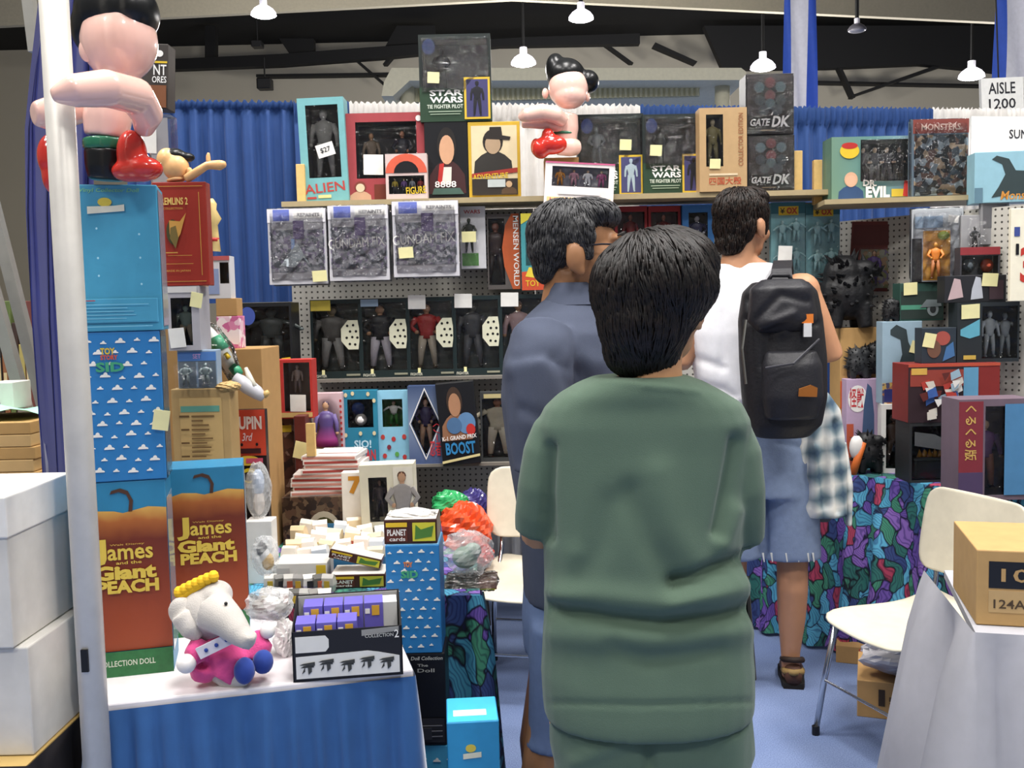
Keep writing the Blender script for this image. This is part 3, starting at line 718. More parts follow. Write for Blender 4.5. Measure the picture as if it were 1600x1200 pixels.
SKIN2 = M('#a87350', .5, noise=.08); DENIM = M('#7285a6', .85, noise=.16, nscale=60, bump=.25, bscale=500)
def hairmat(h, h2):
    m, nt, b, L = new_mat('hair'); tc = nt.nodes.new('ShaderNodeTexCoord'); nz = nt.nodes.new('ShaderNodeTexNoise'); nz.inputs['Scale'].default_value = 70; L(tc.outputs['Object'], nz.inputs['Vector'])
    rp = ramp(nt, [(.35, h), (.7, h2)]); L(nz.outputs['Fac'], rp.inputs[0]); L(rp.outputs[0], b.inputs['Base Color']); b.inputs['Roughness'].default_value = .5; b.inputs['Specular IOR Level'].default_value = .3
    bp = nt.nodes.new('ShaderNodeBump'); bp.inputs['Strength'].default_value = .4; bp.inputs['Distance'].default_value = .004; L(nz.outputs['Fac'], bp.inputs['Height']); L(bp.outputs['Normal'], b.inputs['Normal']); return m
def shoe(name, c, yaw, mat, parent, L_=.26, sole=None):
    T = Matrix.Translation(c) @ Matrix.Rotation(R(yaw), 4, 'Z'); prof = [(-.09, .03, .06), (-.06, .036, .075), (0, .038, .07), (.06, .044, .05), (.11, .042, .04), (.15, .022, .028)]
    b = MB(); b.loft([[T @ Vector((a * math.cos(t), y, max(.012, .012 + h * (.5 + .5 * math.sin(t))))) for t in [2 * math.pi * i / 14 for i in range(14)]] for y, a, h in prof]); o = b.build(name, mat, parent, True)
    b = MB(); b.loft([[T @ Vector((x * (a + .006), y, z)) for x, z in ((-1, 0), (1, 0), (1, .022), (-1, .022))] for y, a, h in prof]); b.build('sole', sole or BLACK, o); return o

# ---------------- person in green, back to us
def woman():
    Y = 1.8; r = empty('person', (P(1005, 800, Y).x, Y, 0)); tag(r, 'person seen from behind in a sage green shirt and shorts with short black hair', 'person')
    inv = Matrix.Translation(-r.location)
    def fin(o): o.matrix_parent_inverse = inv; return o
    b = MB(); hc = P(1026, 475, Y + .005); g, T = head(b, hc, -32, .99, 2)
    b.loft(pxrings([(588, 940, 1062, .05), (610, 900, 1100, .06), (650, 862, 1150, .075), (760, 870, 1140, .085), (900, 885, 1130, .09), (1000, 880, 1140, .1), (1120, 880, 1150, .1), (1160, 900, 1130, .09)], Y, .01))
    el = {}
    for s, sx, ex in ((-1, 884, 840), (1, 1126, 1160)):
        sh, e_ = P(sx, 690, Y), P(ex, 832, Y + .03); el[s] = e_
        wr = Vector((r.location.x + s * .07, Y + .2, e_.z + .08)); b.tube([sh, (sh + e_) / 2, e_, e_ * .5 + wr * .5, wr], [.042, .04, .036, .034, .026], 12)
        hand(b, wr, (-s * .5, .8, .1), (0, 0, 1), -s)
    for s, x in ((-1, 925), (1, 1095)):
        h_ = P(x, 1100, Y); b.tube([h_, Vector((h_.x, Y, .42)), Vector((h_.x, Y + .02, .3)), Vector((h_.x, Y + .0, .08)), Vector((h_.x, Y + .07, .035))], [.085, .055, .055, .036, .035], 14)
    fin(remesh(b, 'body', M('#b98a63', .5, noise=.06), r, .0065, 3)); eyes(g, T, r)
    for o in list(r.children): fin(o)
    G = M('#526757', .9, noise=.07, nscale=14, bump=.25, bscale=700, sheen=.15)
    # shirt
    b = MB(); b.loft(pxrings([(586, 926, 1070, .085, -.01), (596, 900, 1096, .098, -.01), (612, 872, 1126, .105, -.005), (632, 850, 1158, .108), (660, 838, 1172, .112), (700, 840, 1168, .115), (760, 845, 1160, .122), (830, 848, 1156, .128), (900, 850, 1160, .13), (945, 850, 1166, .134), (985, 848, 1172, .13), (1040, 845, 1176, .142), (1090, 848, 1176, .148), (1112, 851, 1173, .148)], Y))
    for s in (-1, 1):
        if s < 0: c = [(890, 662, 0, .04), (868, 680, 0, .047), (860, 706, 0, .05), (851, 760, 0, .05), (844, 800, .008, .047), (839, 830, .02, .042)]
        else: c = [(1112, 664, 0, .04), (1138, 682, 0, .047), (1146, 708, 0, .051), (1152, 765, 0, .051), (1156, 805, .012, .047), (1159, 842, .03, .042)]
        b.tube([P(x, y, Y + dy) for x, y, dy, _ in c], [q[3] for q in c], 18)
    dsp = folds([([(846, 930), (930, 930), (1040, 942), (1160, 930)], 20, .010), ([(858, 948), (950, 966), (1030, 974), (1130, 962), (1168, 950)], 13, -.020), ([(860, 992), (960, 1002), (1060, 1004), (1165, 985)], 22, .008),
                 ([(1175, 868), (1120, 886), (1055, 910)], 11, -.020), ([(1178, 905), (1110, 925), (1050, 940)], 15, .010), ([(1055, 908), (1015, 850), (985, 770)], 20, -.009), ([(1085, 880), (1050, 820), (1030, 740)], 26, .007),
                 ([(1150, 690), (1135, 770), (1122, 830)], 11, -.016), ([(860, 700), (856, 770), (858, 840)], 9, -.014), ([(900, 900), (940, 850), (955, 790)], 24, -.006), ([(885, 935), (900, 870)], 20, .006), ([(960, 1010), (1010, 1030), (1120, 1015)], 16, -.006),
                 ([(852, 1098), (1010, 1102), (1176, 1096)], 4, -.003), ([(1130, 850), (1150, 800)], 14, .008), ([(905, 592), (1000, 601), (1090, 612)], 5, .003)])
    fin(remesh(b, 'shirt', G, r, .006, 6, dsp))
    # shorts
    b = MB(); b.loft(pxrings([(1060, 862, 1160, .11), (1110, 858, 1172, .128), (1150, 858, 1176, .13), (1175, 862, 1178, .125)], Y))
    for x in (938, 1096):
        h_ = P(x, 1140, Y); b.loft([oval((h_.x + (.004 if x < 1000 else -.004) * i, Y, h_.z - z), a, q) for i, (z, a, q) in enumerate(((-.03, .085, .115), (.1, .093, .112), (.2, .09, .105), (.27, .088, .1)))][::-1])
    fin(remesh(b, 'shorts', G, r, .007, 4, folds([([(1015, 1200), (1012, 1150)], 9, -.012), ([(930, 1128), (1015, 1142), (1100, 1125)], 14, -.008), ([(900, 1190), (960, 1165)], 14, .006)])))
    HM = hairmat('#0b0908', '#1f1815')
    b = MB(); E = lambda x, y, dy, rx, ry, rz: b.ell(P(x, y, Y + dy), (rx, ry, rz), 0, 18, 12)
    E(1022, 446, -.01, .102, .112, .102); E(1006, 500, -.035, .08, .08, .085); E(1003, 548, -.035, .066, .05, .05); E(1040, 415, .03, .095, .1, .07); E(985, 452, -.01, .07, .1, .085); E(1076, 446, -.0, .05, .08, .05)
    cap = fin(remesh(b, 'hair', HM, r, .007, 5)); fin(hair_locks(cap, P(1000, 375, Y), 2800, HM, r, .075, .0032, 3, .005))
    # spectacles: temple and lens rim
    for s in (-1, 1):
        MB().tube([g((s * .082, -.005, .015)), g((s * .078, .06, .017)), g((s * .062, .112, .015))], .0018, 6).build('glasses_temple', M('#b9a070', .3, metal=1), r)
        MB().tube([g((s * .034 + .026 * math.cos(t), .115, .008 + .02 * math.sin(t))) for t in [2 * math.pi * i / 16 for i in range(17)]], .0016, 5).build('glasses_rim', M('#b9a070', .3, metal=1), r)
    a, c = P(1172, 980, Y - .03), P(1178, 1062, Y - .03); MB().tube([P(1166, 900, Y), a, c], .005, 6).build('bag_strap', BLACK, r)
    for s, x in ((-1, 925), (1, 1095)): shoe('shoe', (P(x, 1100, Y).x, Y + .02, 0), 0, M('#ddd9d0', .6), r)
    for o in r.children: o.matrix_parent_inverse = inv
woman()

# ---------------- man in a slate polo, side on, looking right
def polo_man():
    Y = 2.45; r = empty('person', (P(895, 800, Y).x, Y, 0)); tag(r, 'grey-haired person with glasses in a slate blue polo facing right', 'person'); inv = Matrix.Translation(-r.location)
    b = MB(); hc = P(903, 397, Y); k = 1.1; g, T = head(b, hc, -93, k, 0)
    b.loft(pxrings([(470, 865, 935, .055), (500, 830, 950, .1), (540, 810, 970, .15), (640, 805, 975, .17), (760, 815, 975, .16), (900, 830, 975, .16), (980, 835, 970, .15)], Y))
    # arms: near (right) arm bent across the front, far arm hanging
    sh = P(850, 545, Y - .19); e_ = P(852, 735, Y - .22); wr = e_ + Vector((.25, .02, .02)); b.tube([sh, (sh + e_) / 2, e_, (e_ + wr) / 2, wr], [.045, .042, .04, .038, .029], 12); hand(b, wr, (1, .1, .1), (0, -.3, 1), 1)
    s2 = P(910, 545, Y + .19); e2 = P(905, 735, Y + .22); w2 = P(950, 590, Y + .12); b.tube([s2, (s2 + e2) / 2, e2, (e2 + w2) / 2, w2], [.055, .05, .042, .038, .029], 12); hand(b, w2, (.3, -.3, .8), (1, 0, 0), -1)
    for dy, dx in ((-.1, 0), (.1, .02)):
        h_ = P(900, 950, Y); b.tube([Vector((h_.x + dx, Y + dy, h_.z)), Vector((h_.x - .05, Y + dy, .5)), Vector((h_.x - .085, Y + dy, .3)), Vector((h_.x - .09, Y + dy, .09)), Vector((h_.x - .03, Y + dy, .04))], [.09, .07, .066, .045, .035], 14)
    remesh(b, 'body', M('#9c6f4c', .5, noise=.06), r, .0065, 3); eyes(g, T, r, k)
    S = M('#434a5c', .9, noise=.08, bump=.2, bscale=600)
    b = MB(); b.loft(pxrings([(448, 868, 932, .06), (470, 846, 945, .085), (492, 822, 955, .13), (520, 800, 968, .17), (560, 786, 985, .185), (620, 782, 992, .185), (700, 792, 992, .18), (780, 806, 992, .175), (860, 815, 990, .175), (930, 818, 985, .17)], Y))
    b.tube([P(848, 525, Y - .13), P(842, 580, Y - .2), P(843, 660, Y - .215), P(848, 735, Y - .22)], [.075, .082, .074, .066], 18)
    b.tube([P(905, 525, Y + .13), P(908, 600, Y + .2), P(905, 720, Y + .22)], [.075, .078, .066], 18)
    remesh(b, 'polo_shirt', S, r, .008, 5, folds([([(800, 560), (850, 552), (905, 580), (930, 620)], 10, -.007), ([(790, 600), (800, 660), (812, 720)], 12, -.006), ([(870, 560), (910, 640), (925, 720)], 13, -.008), ([(820, 520), (880, 530), (930, 570)], 16, .005), ([(835, 700), (880, 680)], 12, -.006), ([(815, 640), (850, 655), (880, 640)], 10, -.005)]))
    # collar
    b = MB(); b.loft([oval(P(899, 476, Y), .085, .1, 24), oval(P(897, 460, Y), .07, .08, 24), oval(P(894, 442, Y), .058, .066, 24), oval(P(894, 443, Y), .05, .058, 24), oval(P(898, 470, Y), .06, .075, 24)][::1], cap=False); b.build('collar', S, r, True)
    b = MB(); b.loft(pxrings([(900, 818, 985, .15), (960, 815, 985, .17), (1010, 818, 980, .165)], Y))
    for dy, dx in ((-.1, 0), (.1, .02)):
        h_ = P(895, 980, Y); b.loft([oval((h_.x + dx + off, Y + dy, h_.z - z), a, q) for z, a, q, off in ((-.05, .11, .09, 0), (.1, .11, .085, -.005), (.22, .1, .08, -.02), (.26, .1, .08, -.03))][::-1])
    remesh(b, 'denim_shorts', M('#5f7296', .85, noise=.15, nscale=60), r, .009, 4)
    HM = hairmat('#1d1d1f', '#4a4a4c')
    b = MB(); T4 = T; E = lambda p, rr: b.ell(g(p), tuple(x * k for x in rr), 0, 16, 10, T)
    E((0, -.025, .048), (.079, .09, .077)); E((0, -.05, .015), (.076, .062, .06)); E((0, .025, .083), (.07, .072, .04)); E((0, -.068, -.03), (.055, .032, .035))
    for s in (-1, 1): E((s * .074, .01, .04), (.01, .03, .035)); E((s * .075, .022, .01), (.006, .012, .03))
    cap = remesh(b, 'hair', HM, r, .007, 3); hair_locks(cap, g((0, -.02, .14)), 2200, HM, r, .035, .0024, 5, .003)
    GB = M('#20202a', .35)
    for s in (-1, 1):
        MB().tube([g((s * .083, -.012, .012)), g((s * .079, .05, .016)), g((s * .062, .118, .014))], .0022, 6).build('glasses_temple', GB, r)
        MB().tube([g((s * .034 + .026 * math.cos(t), .12, .008 + .02 * math.sin(t))) for t in [2 * math.pi * i / 16 for i in range(17)]], .0018, 5).build('glasses_rim', GB, r)
    c = P(950, 570, Y - .02); T5 = Matrix.Translation(c) @ Matrix.Rotation(R(-10), 4, 'Z'); MB().box(-.028, .028, -.001, .001, -.04, .04, T=T5).build('name_badge', PAPER, r); MB().box(-.028, .028, -.002, -.001, -.036, -.012, T=T5).build('badge_stripe', M('#c9757a'), r)
    for dy, dx in ((-.1, 0), (.1, .02)): shoe('shoe', (P(895, 980, Y).x - .08, Y + dy, 0), -90, M('#3a3a3e', .6), r)
    for o in r.children: o.matrix_parent_inverse = inv
polo_man()

# ---------------- man in a white tank top with shorts, back to us
def tank_man():
    Y = 3.68; r = empty('person', (P(1190, 800, Y).x, Y, 0)); tag(r, 'person in a white tank top and denim shorts with a plaid shirt at the waist', 'person'); inv = Matrix.Translation(-r.location)
    k = 1.06; b = MB(); hc = P(1160, 352, Y); g, T = head(b, hc, -46, k, 0)
    b.loft(pxrings([(402, 1132, 1182, .06), (420, 1112, 1215, .07), (438, 1086, 1246, .09), (470, 1072, 1262, .11), (520, 1076, 1252, .12), (600, 1092, 1246, .12), (680, 1100, 1258, .125), (730, 1100, 1258, .12)], Y))
    for s, sx, ex, ey in ((-1, 1082, 1062, 560), (1, 1252, 1298, 552)):
        sh, e_ = P(sx, 455, Y), P(ex, ey, Y - .02); wr = e_ + Vector((-s * .06, .25, -.02)); b.ell(sh, (.07, .07, .07)); b.tube([sh, sh * .55 + e_ * .45, e_, (e_ + wr) / 2, wr], [.066, .058, .046, .045, .03], 14); hand(b, wr, (-s * .4, .9, .1), (0, 0, 1), -s)
    hx, kx = P(1155, 720, Y), P(1152, 880, Y)
    b.tube([P(1142, 720, Y), P(1140, 880, Y), Vector((P(1140, 900, Y).x, Y + .02, .36)), Vector((P(1140, 900, Y).x, Y, .1)), Vector((P(1140, 900, Y).x, Y + .07, .045))], [.095, .065, .068, .04, .038], 14)
    b.tube([P(1225, 720, Y), P(1238, 870, Y), P(1238, 920, Y - .02), P(1237, 965, Y - .01), P(1235, 1020, Y), P(1236, 1050, Y), P(1240, 1070, Y + .1)], [.095, .058, .058, .052, .036, .036, .036], 16)
    remesh(b, 'body', M('#bd8a68', .5, noise=.06), r, .008, 3); eyes(g, T, r, k)
    W_ = M('#eeeef2', .85, bump=.15, bscale=400)
    b = MB(); b.loft(pxrings([(412, 1118, 1205, .05, -.03), (424, 1098, 1216, .075, -.02), (440, 1082, 1216, .1, -.01), (470, 1076, 1222, .123), (520, 1074, 1244, .134), (600, 1088, 1248, .136), (650, 1095, 1254, .138), (690, 1100, 1258, .138)], Y))
    remesh(b, 'tank_top', W_, r, .009, 4, folds([([(1090, 600), (1130, 610), (1170, 640)], 7, -.012), ([(1085, 560), (1130, 575)], 7, -.008), ([(1085, 640), (1160, 625)], 6, .008), ([(1120, 470), (1130, 560)], 8, -.006)]))
    b = MB(); b.loft(pxrings([(668, 1100, 1262, .145), (720, 1096, 1272, .155), (770, 1098, 1276, .15)], Y))
    for x, xe in ((1142, 1140), (1232, 1232)):
        a = P(x, 745, Y); e_ = P(xe, 868, Y); b.loft([oval((e_.x, Y, e_.z), .118, .115), oval((e_.x, Y, e_.z + .1), .112, .12), oval((a.x, Y, a.z), .105, .135)])
    remesh(b, 'denim_shorts', M('#7f90ae', .85, noise=.15, nscale=50, bump=.2), r, .009, 4, folds([([(1190, 760), (1195, 860)], 7, -.015), ([(1215, 690), (1255, 700), (1262, 760)], 5, -.006)]))
    fr = M('#dcdcd8', .9)
    for x in (1192, 1205, 1228, 1246, 1262, 1270): MB().tube([P(x, 864, Y - .11), P(x + 2, 878, Y - .112)], [.004, .002], 5).build('frayed_thread', fr, r)
    # flannel tied round the waist hanging at the right hip
    rows = [(612, 1262, 1292, .045), (640, 1245, 1312, .06), (680, 1238, 1318, .07), (730, 1236, 1322, .072), (770, 1236, 1322, .072), (790, 1240, 1322, .07), (806, 1252, 1322, .065)]
    b = MB(); b.loft(pxrings(rows, Y - .07)); remesh(b, 'plaid_shirt', PLAID, r, .008, 2, folds([([(1265, 640), (1258, 780)], 6, -.02), ([(1288, 640), (1290, 790)], 7, -.022), ([(1306, 660), (1312, 800)], 5, -.015), ([(1275, 700), (1276, 800)], 6, .014), ([(1245, 700), (1246, 780)], 6, .01)]))
    b = MB(); b.loft(pxrings([(690, 1312, 1322, .02), (760, 1316, 1332, .03), (822, 1322, 1330, .02)], Y - .05)); remesh(b, 'shirt_sleeve', PLAID, r, .007, 2)
    b = MB(); b.loft(pxrings([(780, 1262, 1310, .04), (806, 1268, 1302, .03), (815, 1275, 1296, .02)], Y - .03)); remesh(b, 'shirt_lining', M('#4a5058', .9), r, .007, 2)
    HM = hairmat('#0f0b09', '#2a1d16')
    b = MB(); E = lambda p, rr: b.ell(g(p), tuple(x * k for x in rr), 0, 16, 10, T)
    E((0, -.03, .05), (.082, .094, .08)); E((0, -.05, .0), (.078, .062, .08)); E((0, .03, .09), (.074, .078, .042)); E((0, -.075, -.06), (.055, .035, .045)); E((0, .07, .1), (.055, .035, .03))
    for s in (-1, 1): E((s * .074, .014, .04), (.011, .034, .04)); E((s * .075, .026, .0), (.006, .012, .04))
    cap = remesh(b, 'hair', HM, r, .008, 3); hair_locks(cap, g((0, -.02, .14)), 2000, HM, r, .04, .0028, 9, .004)
    TAN, BR = M('#8a7042', .7), M('#2a1d17', .7)
    for x in (1140, 1240):
        q = P(x, 1085, Y); s = shoe('sandal', (q.x, Y + .02, 0), -12, M('#4a2e22', .7), r, sole=M('#15110f', .8))
        T5 = Matrix.Translation((q.x, Y + .02, 0)) @ Matrix.Rotation(R(-12), 4, 'Z')
        MB().tube([T5 @ Vector(v) for v in ((-.034, -.02, .05), (-.03, -.07, .06), (0, -.092, .064), (.03, -.07, .06), (.034, -.02, .05))], .012, 8).build('heel_strap', TAN, r, True)
        MB().tube([T5 @ Vector(v) for v in ((-.036, 0, .085), (-.034, -.05, .1), (0, -.078, .108), (.034, -.05, .1), (.036, 0, .085))], .011, 8).build('ankle_strap', BR, r, True)
    for o in r.children: o.matrix_parent_inverse = inv
    # backpack
    Yb = Y - .27; r2 = empty('backpack', P(1226, 680, Yb)); tag(r2, 'black backpack with orange trim slung on one shoulder of the tank top wearer', 'backpack'); inv2 = Matrix.Translation(-r2.location)
    N = M('#15151a', .55, noise=.2, bump=.3, bscale=90); N2 = M('#1d1d23', .5, bump=.3, bscale=80)
    b = MB(); b.loft(pxrings([(440, 1176, 1262, .05), (456, 1160, 1276, .085), (500, 1154, 1284, .105), (560, 1156, 1290, .115), (620, 1160, 1290, .12), (662, 1166, 1282, .11), (682, 1178, 1262, .08)], Yb))
    remesh(b, 'pack_body', N, r2, .009, 4, folds([([(1165, 500), (1215, 490), (1275, 505)], 6, -.012), ([(1172, 470), (1200, 520), (1195, 570)], 7, -.01), ([(1240, 470), (1225, 520)], 7, .01)]))
    b = MB(); b.loft(pxrings([(548, 1196, 1276, .03), (570, 1190, 1284, .06), (620, 1190, 1286, .07), (655, 1196, 1276, .05)], Yb - .1)); remesh(b, 'front_pocket', N2, r2, .009, 4)
    b = MB(); b.loft(pxrings([(436, 1190, 1255, .03), (450, 1172, 1270, .07), (500, 1168, 1276, .08), (520, 1180, 1262, .05)], Yb - .06)); remesh(b, 'top_flap', N2, r2, .009, 4, folds([([(1180, 500), (1220, 460), (1262, 470)], 6, -.01), ([(1190, 510), (1240, 490)], 6, .01)]))
    b = MB(); pts = [P(1224, 470, Yb + .06), P(1220, 425, Yb + .12), P(1222, 412, Y - .02), P(1224, 425, Y + .1), P(1225, 480, Y + .15)]
    for i in range(len(pts) - 1):
        a, c = pts[i], pts[i + 1]; t = Vector((.035, 0, 0)); h_ = Vector((0, -.012, .012)); b.add([a - t, a + t, c + t, c - t, a - t + h_, a + t + h_, c + t + h_, c - t + h_], [(0, 3, 2, 1), (4, 5, 6, 7), (0, 1, 5, 4), (1, 2, 6, 5), (2, 3, 7, 6), (3, 0, 4, 7)])
    b.build('shoulder_strap', N2, r2)
    MB().tube([P(1200, 440, Yb - .02), P(1206, 430, Yb - .02), P(1232, 430, Yb - .02), P(1238, 440, Yb - .02)], .008, 8).build('grab_handle', N2, r2, True)
    MB().tube([P(x, y, Yb - d_) for x, y, d_ in ((1166, 500, .085), (1160, 545, .105), (1166, 600, .12))], .005, 6).build('zip', M('#8a8a88', .3, metal=1), r2)
    MB().tube([P(x, y, Yb - d_) for x, y, d_ in ((1196, 575, .165), (1240, 568, .175), (1280, 530, .11))], .004, 6).build('zip', M('#3a3a40', .4), r2)
    p = P(1260, 505, Yb - .125); T5 = Matrix.Translation(p); MB().box(-.016, .022, -.004, .004, 0, .03, T=T5).build('orange_tab', M('#d9792a'), r2); MB().box(-.01, .016, -.006, .004, -.045, 0, T=T5).build('logo_patch', M('#cfd0d2', .5), r2)
    p = P(1262, 612, Yb - .18); MB().prism([(-.03, -.015), (.03, -.018), (.032, .012), (.01, .022), (-.028, .01)], -.002, .004, T=Matrix.Translation(p)).build('orange_emblem', M('#8a5218'), r2)
    for o in r2.children: o.matrix_parent_inverse = inv2
tank_man()

# ================================================================== TOP SHELF
RED, DK, WHT = M('#b02a25'), M('#17181c', .35), M('#eceae6')
YEL, GOLD, GRN = M('#d8b62c'), M('#c9a24a', .4), M('#3f7f45')
VOID = M('#1b1a1d', .6); GREYIN = M('#4a4a4c', .6)
# turquoise window box
k = Pack('figure_box', 'turquoise window box with a tall grey doll and red lettering', 'toy box', (474, 152, 545, 309), 4.3, .11, tilt=-1.5, z=SH)
k.winbody(M('#6fa9ad'), VOID, (.17, .24, .87, .93)); k.fig(.5, .25, .66, ('#9a9a96', '#6a6a68', '#8c8c88', '#a4a4a0', '#8a8a86'), 0, wide=1.1)
k.text('ALIEN', .07, .1, .95, .19, M('#b0413c'), slope=4); k.panel(.1, .04, .3, .06, M('#b0413c')); k.panel(.34, .045, .62, .075, M('#d9cc8a'))
t = k.tagp(.56, .5, .075, .055, PAPER, -14); o = obj('lettering', text_mesh('$27', -.022, .022, -.012, .012, DK), t); o.location.y = -.001
# red twin figure box
k = Pack('figure_box', 'red window box holding two standing dolls behind a small arched box', 'toy box', (545, 176, 665, 309), 4.33, .1, z=SH)
k.winbody(M('#9c3d42'), VOID, (.12, .27, .9, .9)); k.fig(.3, .28, .52, ('#b98d6a', '#5a3f2d', '#7a6a58', '#5b4c3c', '#2c2420'), 0); k.fig(.7, .28, .54, ('#a8765a', '#1a1412', '#2a2c38', '#23232c', '#16161a'), 1)
k.bust(.02, .02, .3, .24, '#d6c6a8', '#7b3a2e', '#c9a184'); k.panel(.34, .03, .6, .2, M('#6a2c1c')); k.disc(.93, .93, .035, .033, WHT, 'price_sticker'); k.tagp(.34, .42, .085, .085, PAPER, 2)
# small arched box in front
k = Pack('figure_box', 'small box with an orange arch over a window of tiny figures', 'toy box', (604, 240, 668, 309), 4.24, .06, z=SH)
k.winbody(M('#c8c0b8'), VOID, (.07, .12, .93, .52)); k.poly([(0, .58)] + [(.5 + .5 * math.cos(R(180 - a)), .58 + .42 * math.sin(R(a))) for a in range(0, 181, 15)] + [(1, .58)], M('#cf5a40'), 'arched_header'); k.poly([(.2, .58)] + [(.5 + .3 * math.cos(R(180 - a)), .58 + .26 * math.sin(R(a))) for a in range(0, 181, 20)] + [(.8, .58)], DK)
for u, c in ((.2, '#b7a23c'), (.42, '#7a5a9a'), (.62, '#9aa0a8'), (.82, '#a83c3c')): k.fig(u, .14, .34, ('#c99f7a', '#2a2018', c, '#44444c', '#222222'), 0)
k.text('FIGURE', .5, .1, .98, .26, YEL, slope=4)
k.b.data.materials[0] = M('#cdb9b4')
# black portrait box
k = Pack('figure_box', 'black box with a large portrait of a dark-haired person in a red scarf', 'toy box', (666, 190, 732, 309), 4.3, .1, z=SH)
k.body(DK); k.bust(.08, .08, .95, .93, '#c99a78', '#15100e', '#3a1a1c'); k.poly([(.35, .2), (.6, .2), (.62, .42), (.38, .42)], M('#d8d0c6')); k.poly([(.28, .2), (.38, .2), (.45, .47), (.34, .46)], RED); k.text('8888', .22, .16, .72, .24, WHT); k.poly([(.15, .07), (.9, .07), (.8, .15), (.2, .15)], M('#3f5a52'))
SHB = SH + k.h
# gold framed photo box
k = Pack('figure_box', 'box with a gold border and a sepia picture of a person in a dark hat', 'toy box', (734, 190, 814, 309), 4.3, .1, z=SH)
k.body(M('#c7a22c')); k.panel(.06, .05, .94, .95, M('#d8c8a2')); k.bust(.1, .33, .85, .9, '#a88f72', '#241d18', '#2b2824'); k.poly([(.3, .78), (.8, .76), (.82, .8), (.66, .82), (.64, .93), (.42, .93), (.4, .82), (.3, .81)], M('#211a16')); k.poly([(.06, .28), (.94, .34), (.94, .4), (.06, .33)], M('#9a3026')); k.text('ADVENTURE', .1, .26, .78, .33, YEL, slope=3)
k.panel(.06, .05, .94, .26, M('#2a2420')); k.bust(.62, .06, .92, .25, '#c2a27e', '#3a2a1e', '#55402c'); k.panel(.36, .15, .7, .25, M('#b8c0c0'))
# tall pilot boxes
def pilot(px, Y, lab, z, head_v=.95, text=True, card_u=(.62, .98), tagpos=(.22, .52), group=None, fcols=('#20262a', '#15181a', '#1e2428', '#23282c', '#101214'), card=('#3c3a66', '#1a1a22')):
    k = Pack('figure_box', lab, 'toy box', px, Y, .1, z=z, group=group)
    k.winbody(M('#17211f'), M('#2b3236', .5), (.06, .36, .95, .94)); k.fig(.3, .37, .5, fcols, 1); k.disc(.14, .86, .09, .09, M('#344a86'), 'printed_emblem')
    k.poly([(.0, .0), (1, 0), (1, .3), (.7, .36), (.0, .4)], M('#1f3a26'), 'printed_band'); k.film(.04, .34, .97, .97, mat=BAG, y=-.006, amp=.004, name='shrink_wrap')
    if text:
        k.text('STAR', .14, .295, .6, .365, WHT, bold=.03); k.text('WARS', .14, .215, .6, .285, WHT, bold=.03); k.text('TIE FIGHTER PILOT', .1, .15, .6, .195, M('#d7e0d0')); k.panel(.12, .11, .58, .12, M('#9fb09a')); k.panel(.14, .08, .56, .09, M('#8fa08a'))
    u0, u1 = card_u; c = k.panel(u0, .02, u1, .5, M('#cfae35'), 'picture_card'); k.panel(u0 + .03, .045, u1 - .03, .475, M(card[0])); m_ = (u0 + u1) / 2
    o = k.fig(m_, .055, .4, (card[1],) * 5, 0, name='printed_figure', y=k.nexty()); o.scale.y = .006
    if tagpos: k.tagp(tagpos[0], tagpos[1], .05, .045, NOTE, 3, y=-.014)
    return k
pilot((658, 53, 768, 190), 4.3, 'tall dark green pilot figure box standing on the portrait boxes', SHB, tagpos=(.2, .5))
pilot((905, 178, 1006, 307), 4.33, 'dark green figure box with a grey armoured figure on its card', SH, text=True, fcols=('#8a8f92', '#6a7072', '#6a7478', '#5a6266', '#4a5054'), card=('#40406a', '#9fb0b8'), tagpos=(.72, .62))
pilot((1006, 178, 1103, 307), 4.3, 'dark green pilot figure box beside the tan kraft box', SH, tagpos=(.2, .55))
# kraft box
k = Pack('figure_box', 'tan kraft window box with vertical and red lettering', 'toy box', (1094, 168, 1167, 307), 4.21, .085, z=SH)
k.winbody(M('#b3946a'), GREYIN, (.14, .3, .5, .92)); k.fig(.32, .31, .58, ('#b0a286', '#5a5038', '#8b8258', '#7a7250', '#4a4434'), 0); k.text('四国大殿', .2, .08, .88, .17, M('#b04a2c')); k.panel(.2, .19, .8, .215, M('#d6c2a0')); k.text('COLLECTOR EDITION', .82, .3, .92, .93, M('#8a5230'), rot=90); k.tagp(.32, .33, .045, .04, NOTE, 2)
# dark robot boxes
GT = M('#1d1a1c', .4)
def gate(px, z, lab):
    k = Pack('robot_box', lab, 'toy box', px, 4.25, .12, z=z)
    k.body(GT); k.panel(.04, .3, .96, .97, M('#2a2224')); 
    for u, v, c in ((.28, .78, '#51606a'), (.72, .78, '#51606a'), (.5, .85, '#6a3436'), (.5, .64, '#713a3c'), (.5, .5, '#4c5a62'), (.28, .56, '#3a4248'), (.72, .56, '#3a4248'), (.36, .4, '#444c52'), (.64, .4, '#444c52')): k.disc(u, v, .11, .09, M(c), n=12)
    k.text('GATE', .08, .14, .5, .26, WHT, shear=.25, bold=.03); k.text('DK', .52, .12, .9, .3, WHT, shear=.25, bold=.03); k.panel(.3, .06, .6, .075, M('#a08a70')); k.film(.02, .02, .98, .98, mat=BAG, y=-.012, amp=.003, name='shrink_wrap')
    k.side(M('#a8322e'), .1, .45, 'side_label', -1); return k
k = gate((1168, 211, 1241, 307), SH, 'dark robot box, lower of the two stacked by the wooden upright')
gate((1166, 115, 1240, 211), SH + k.h + .002, 'dark robot box, upper of the two stacked by the wooden upright')
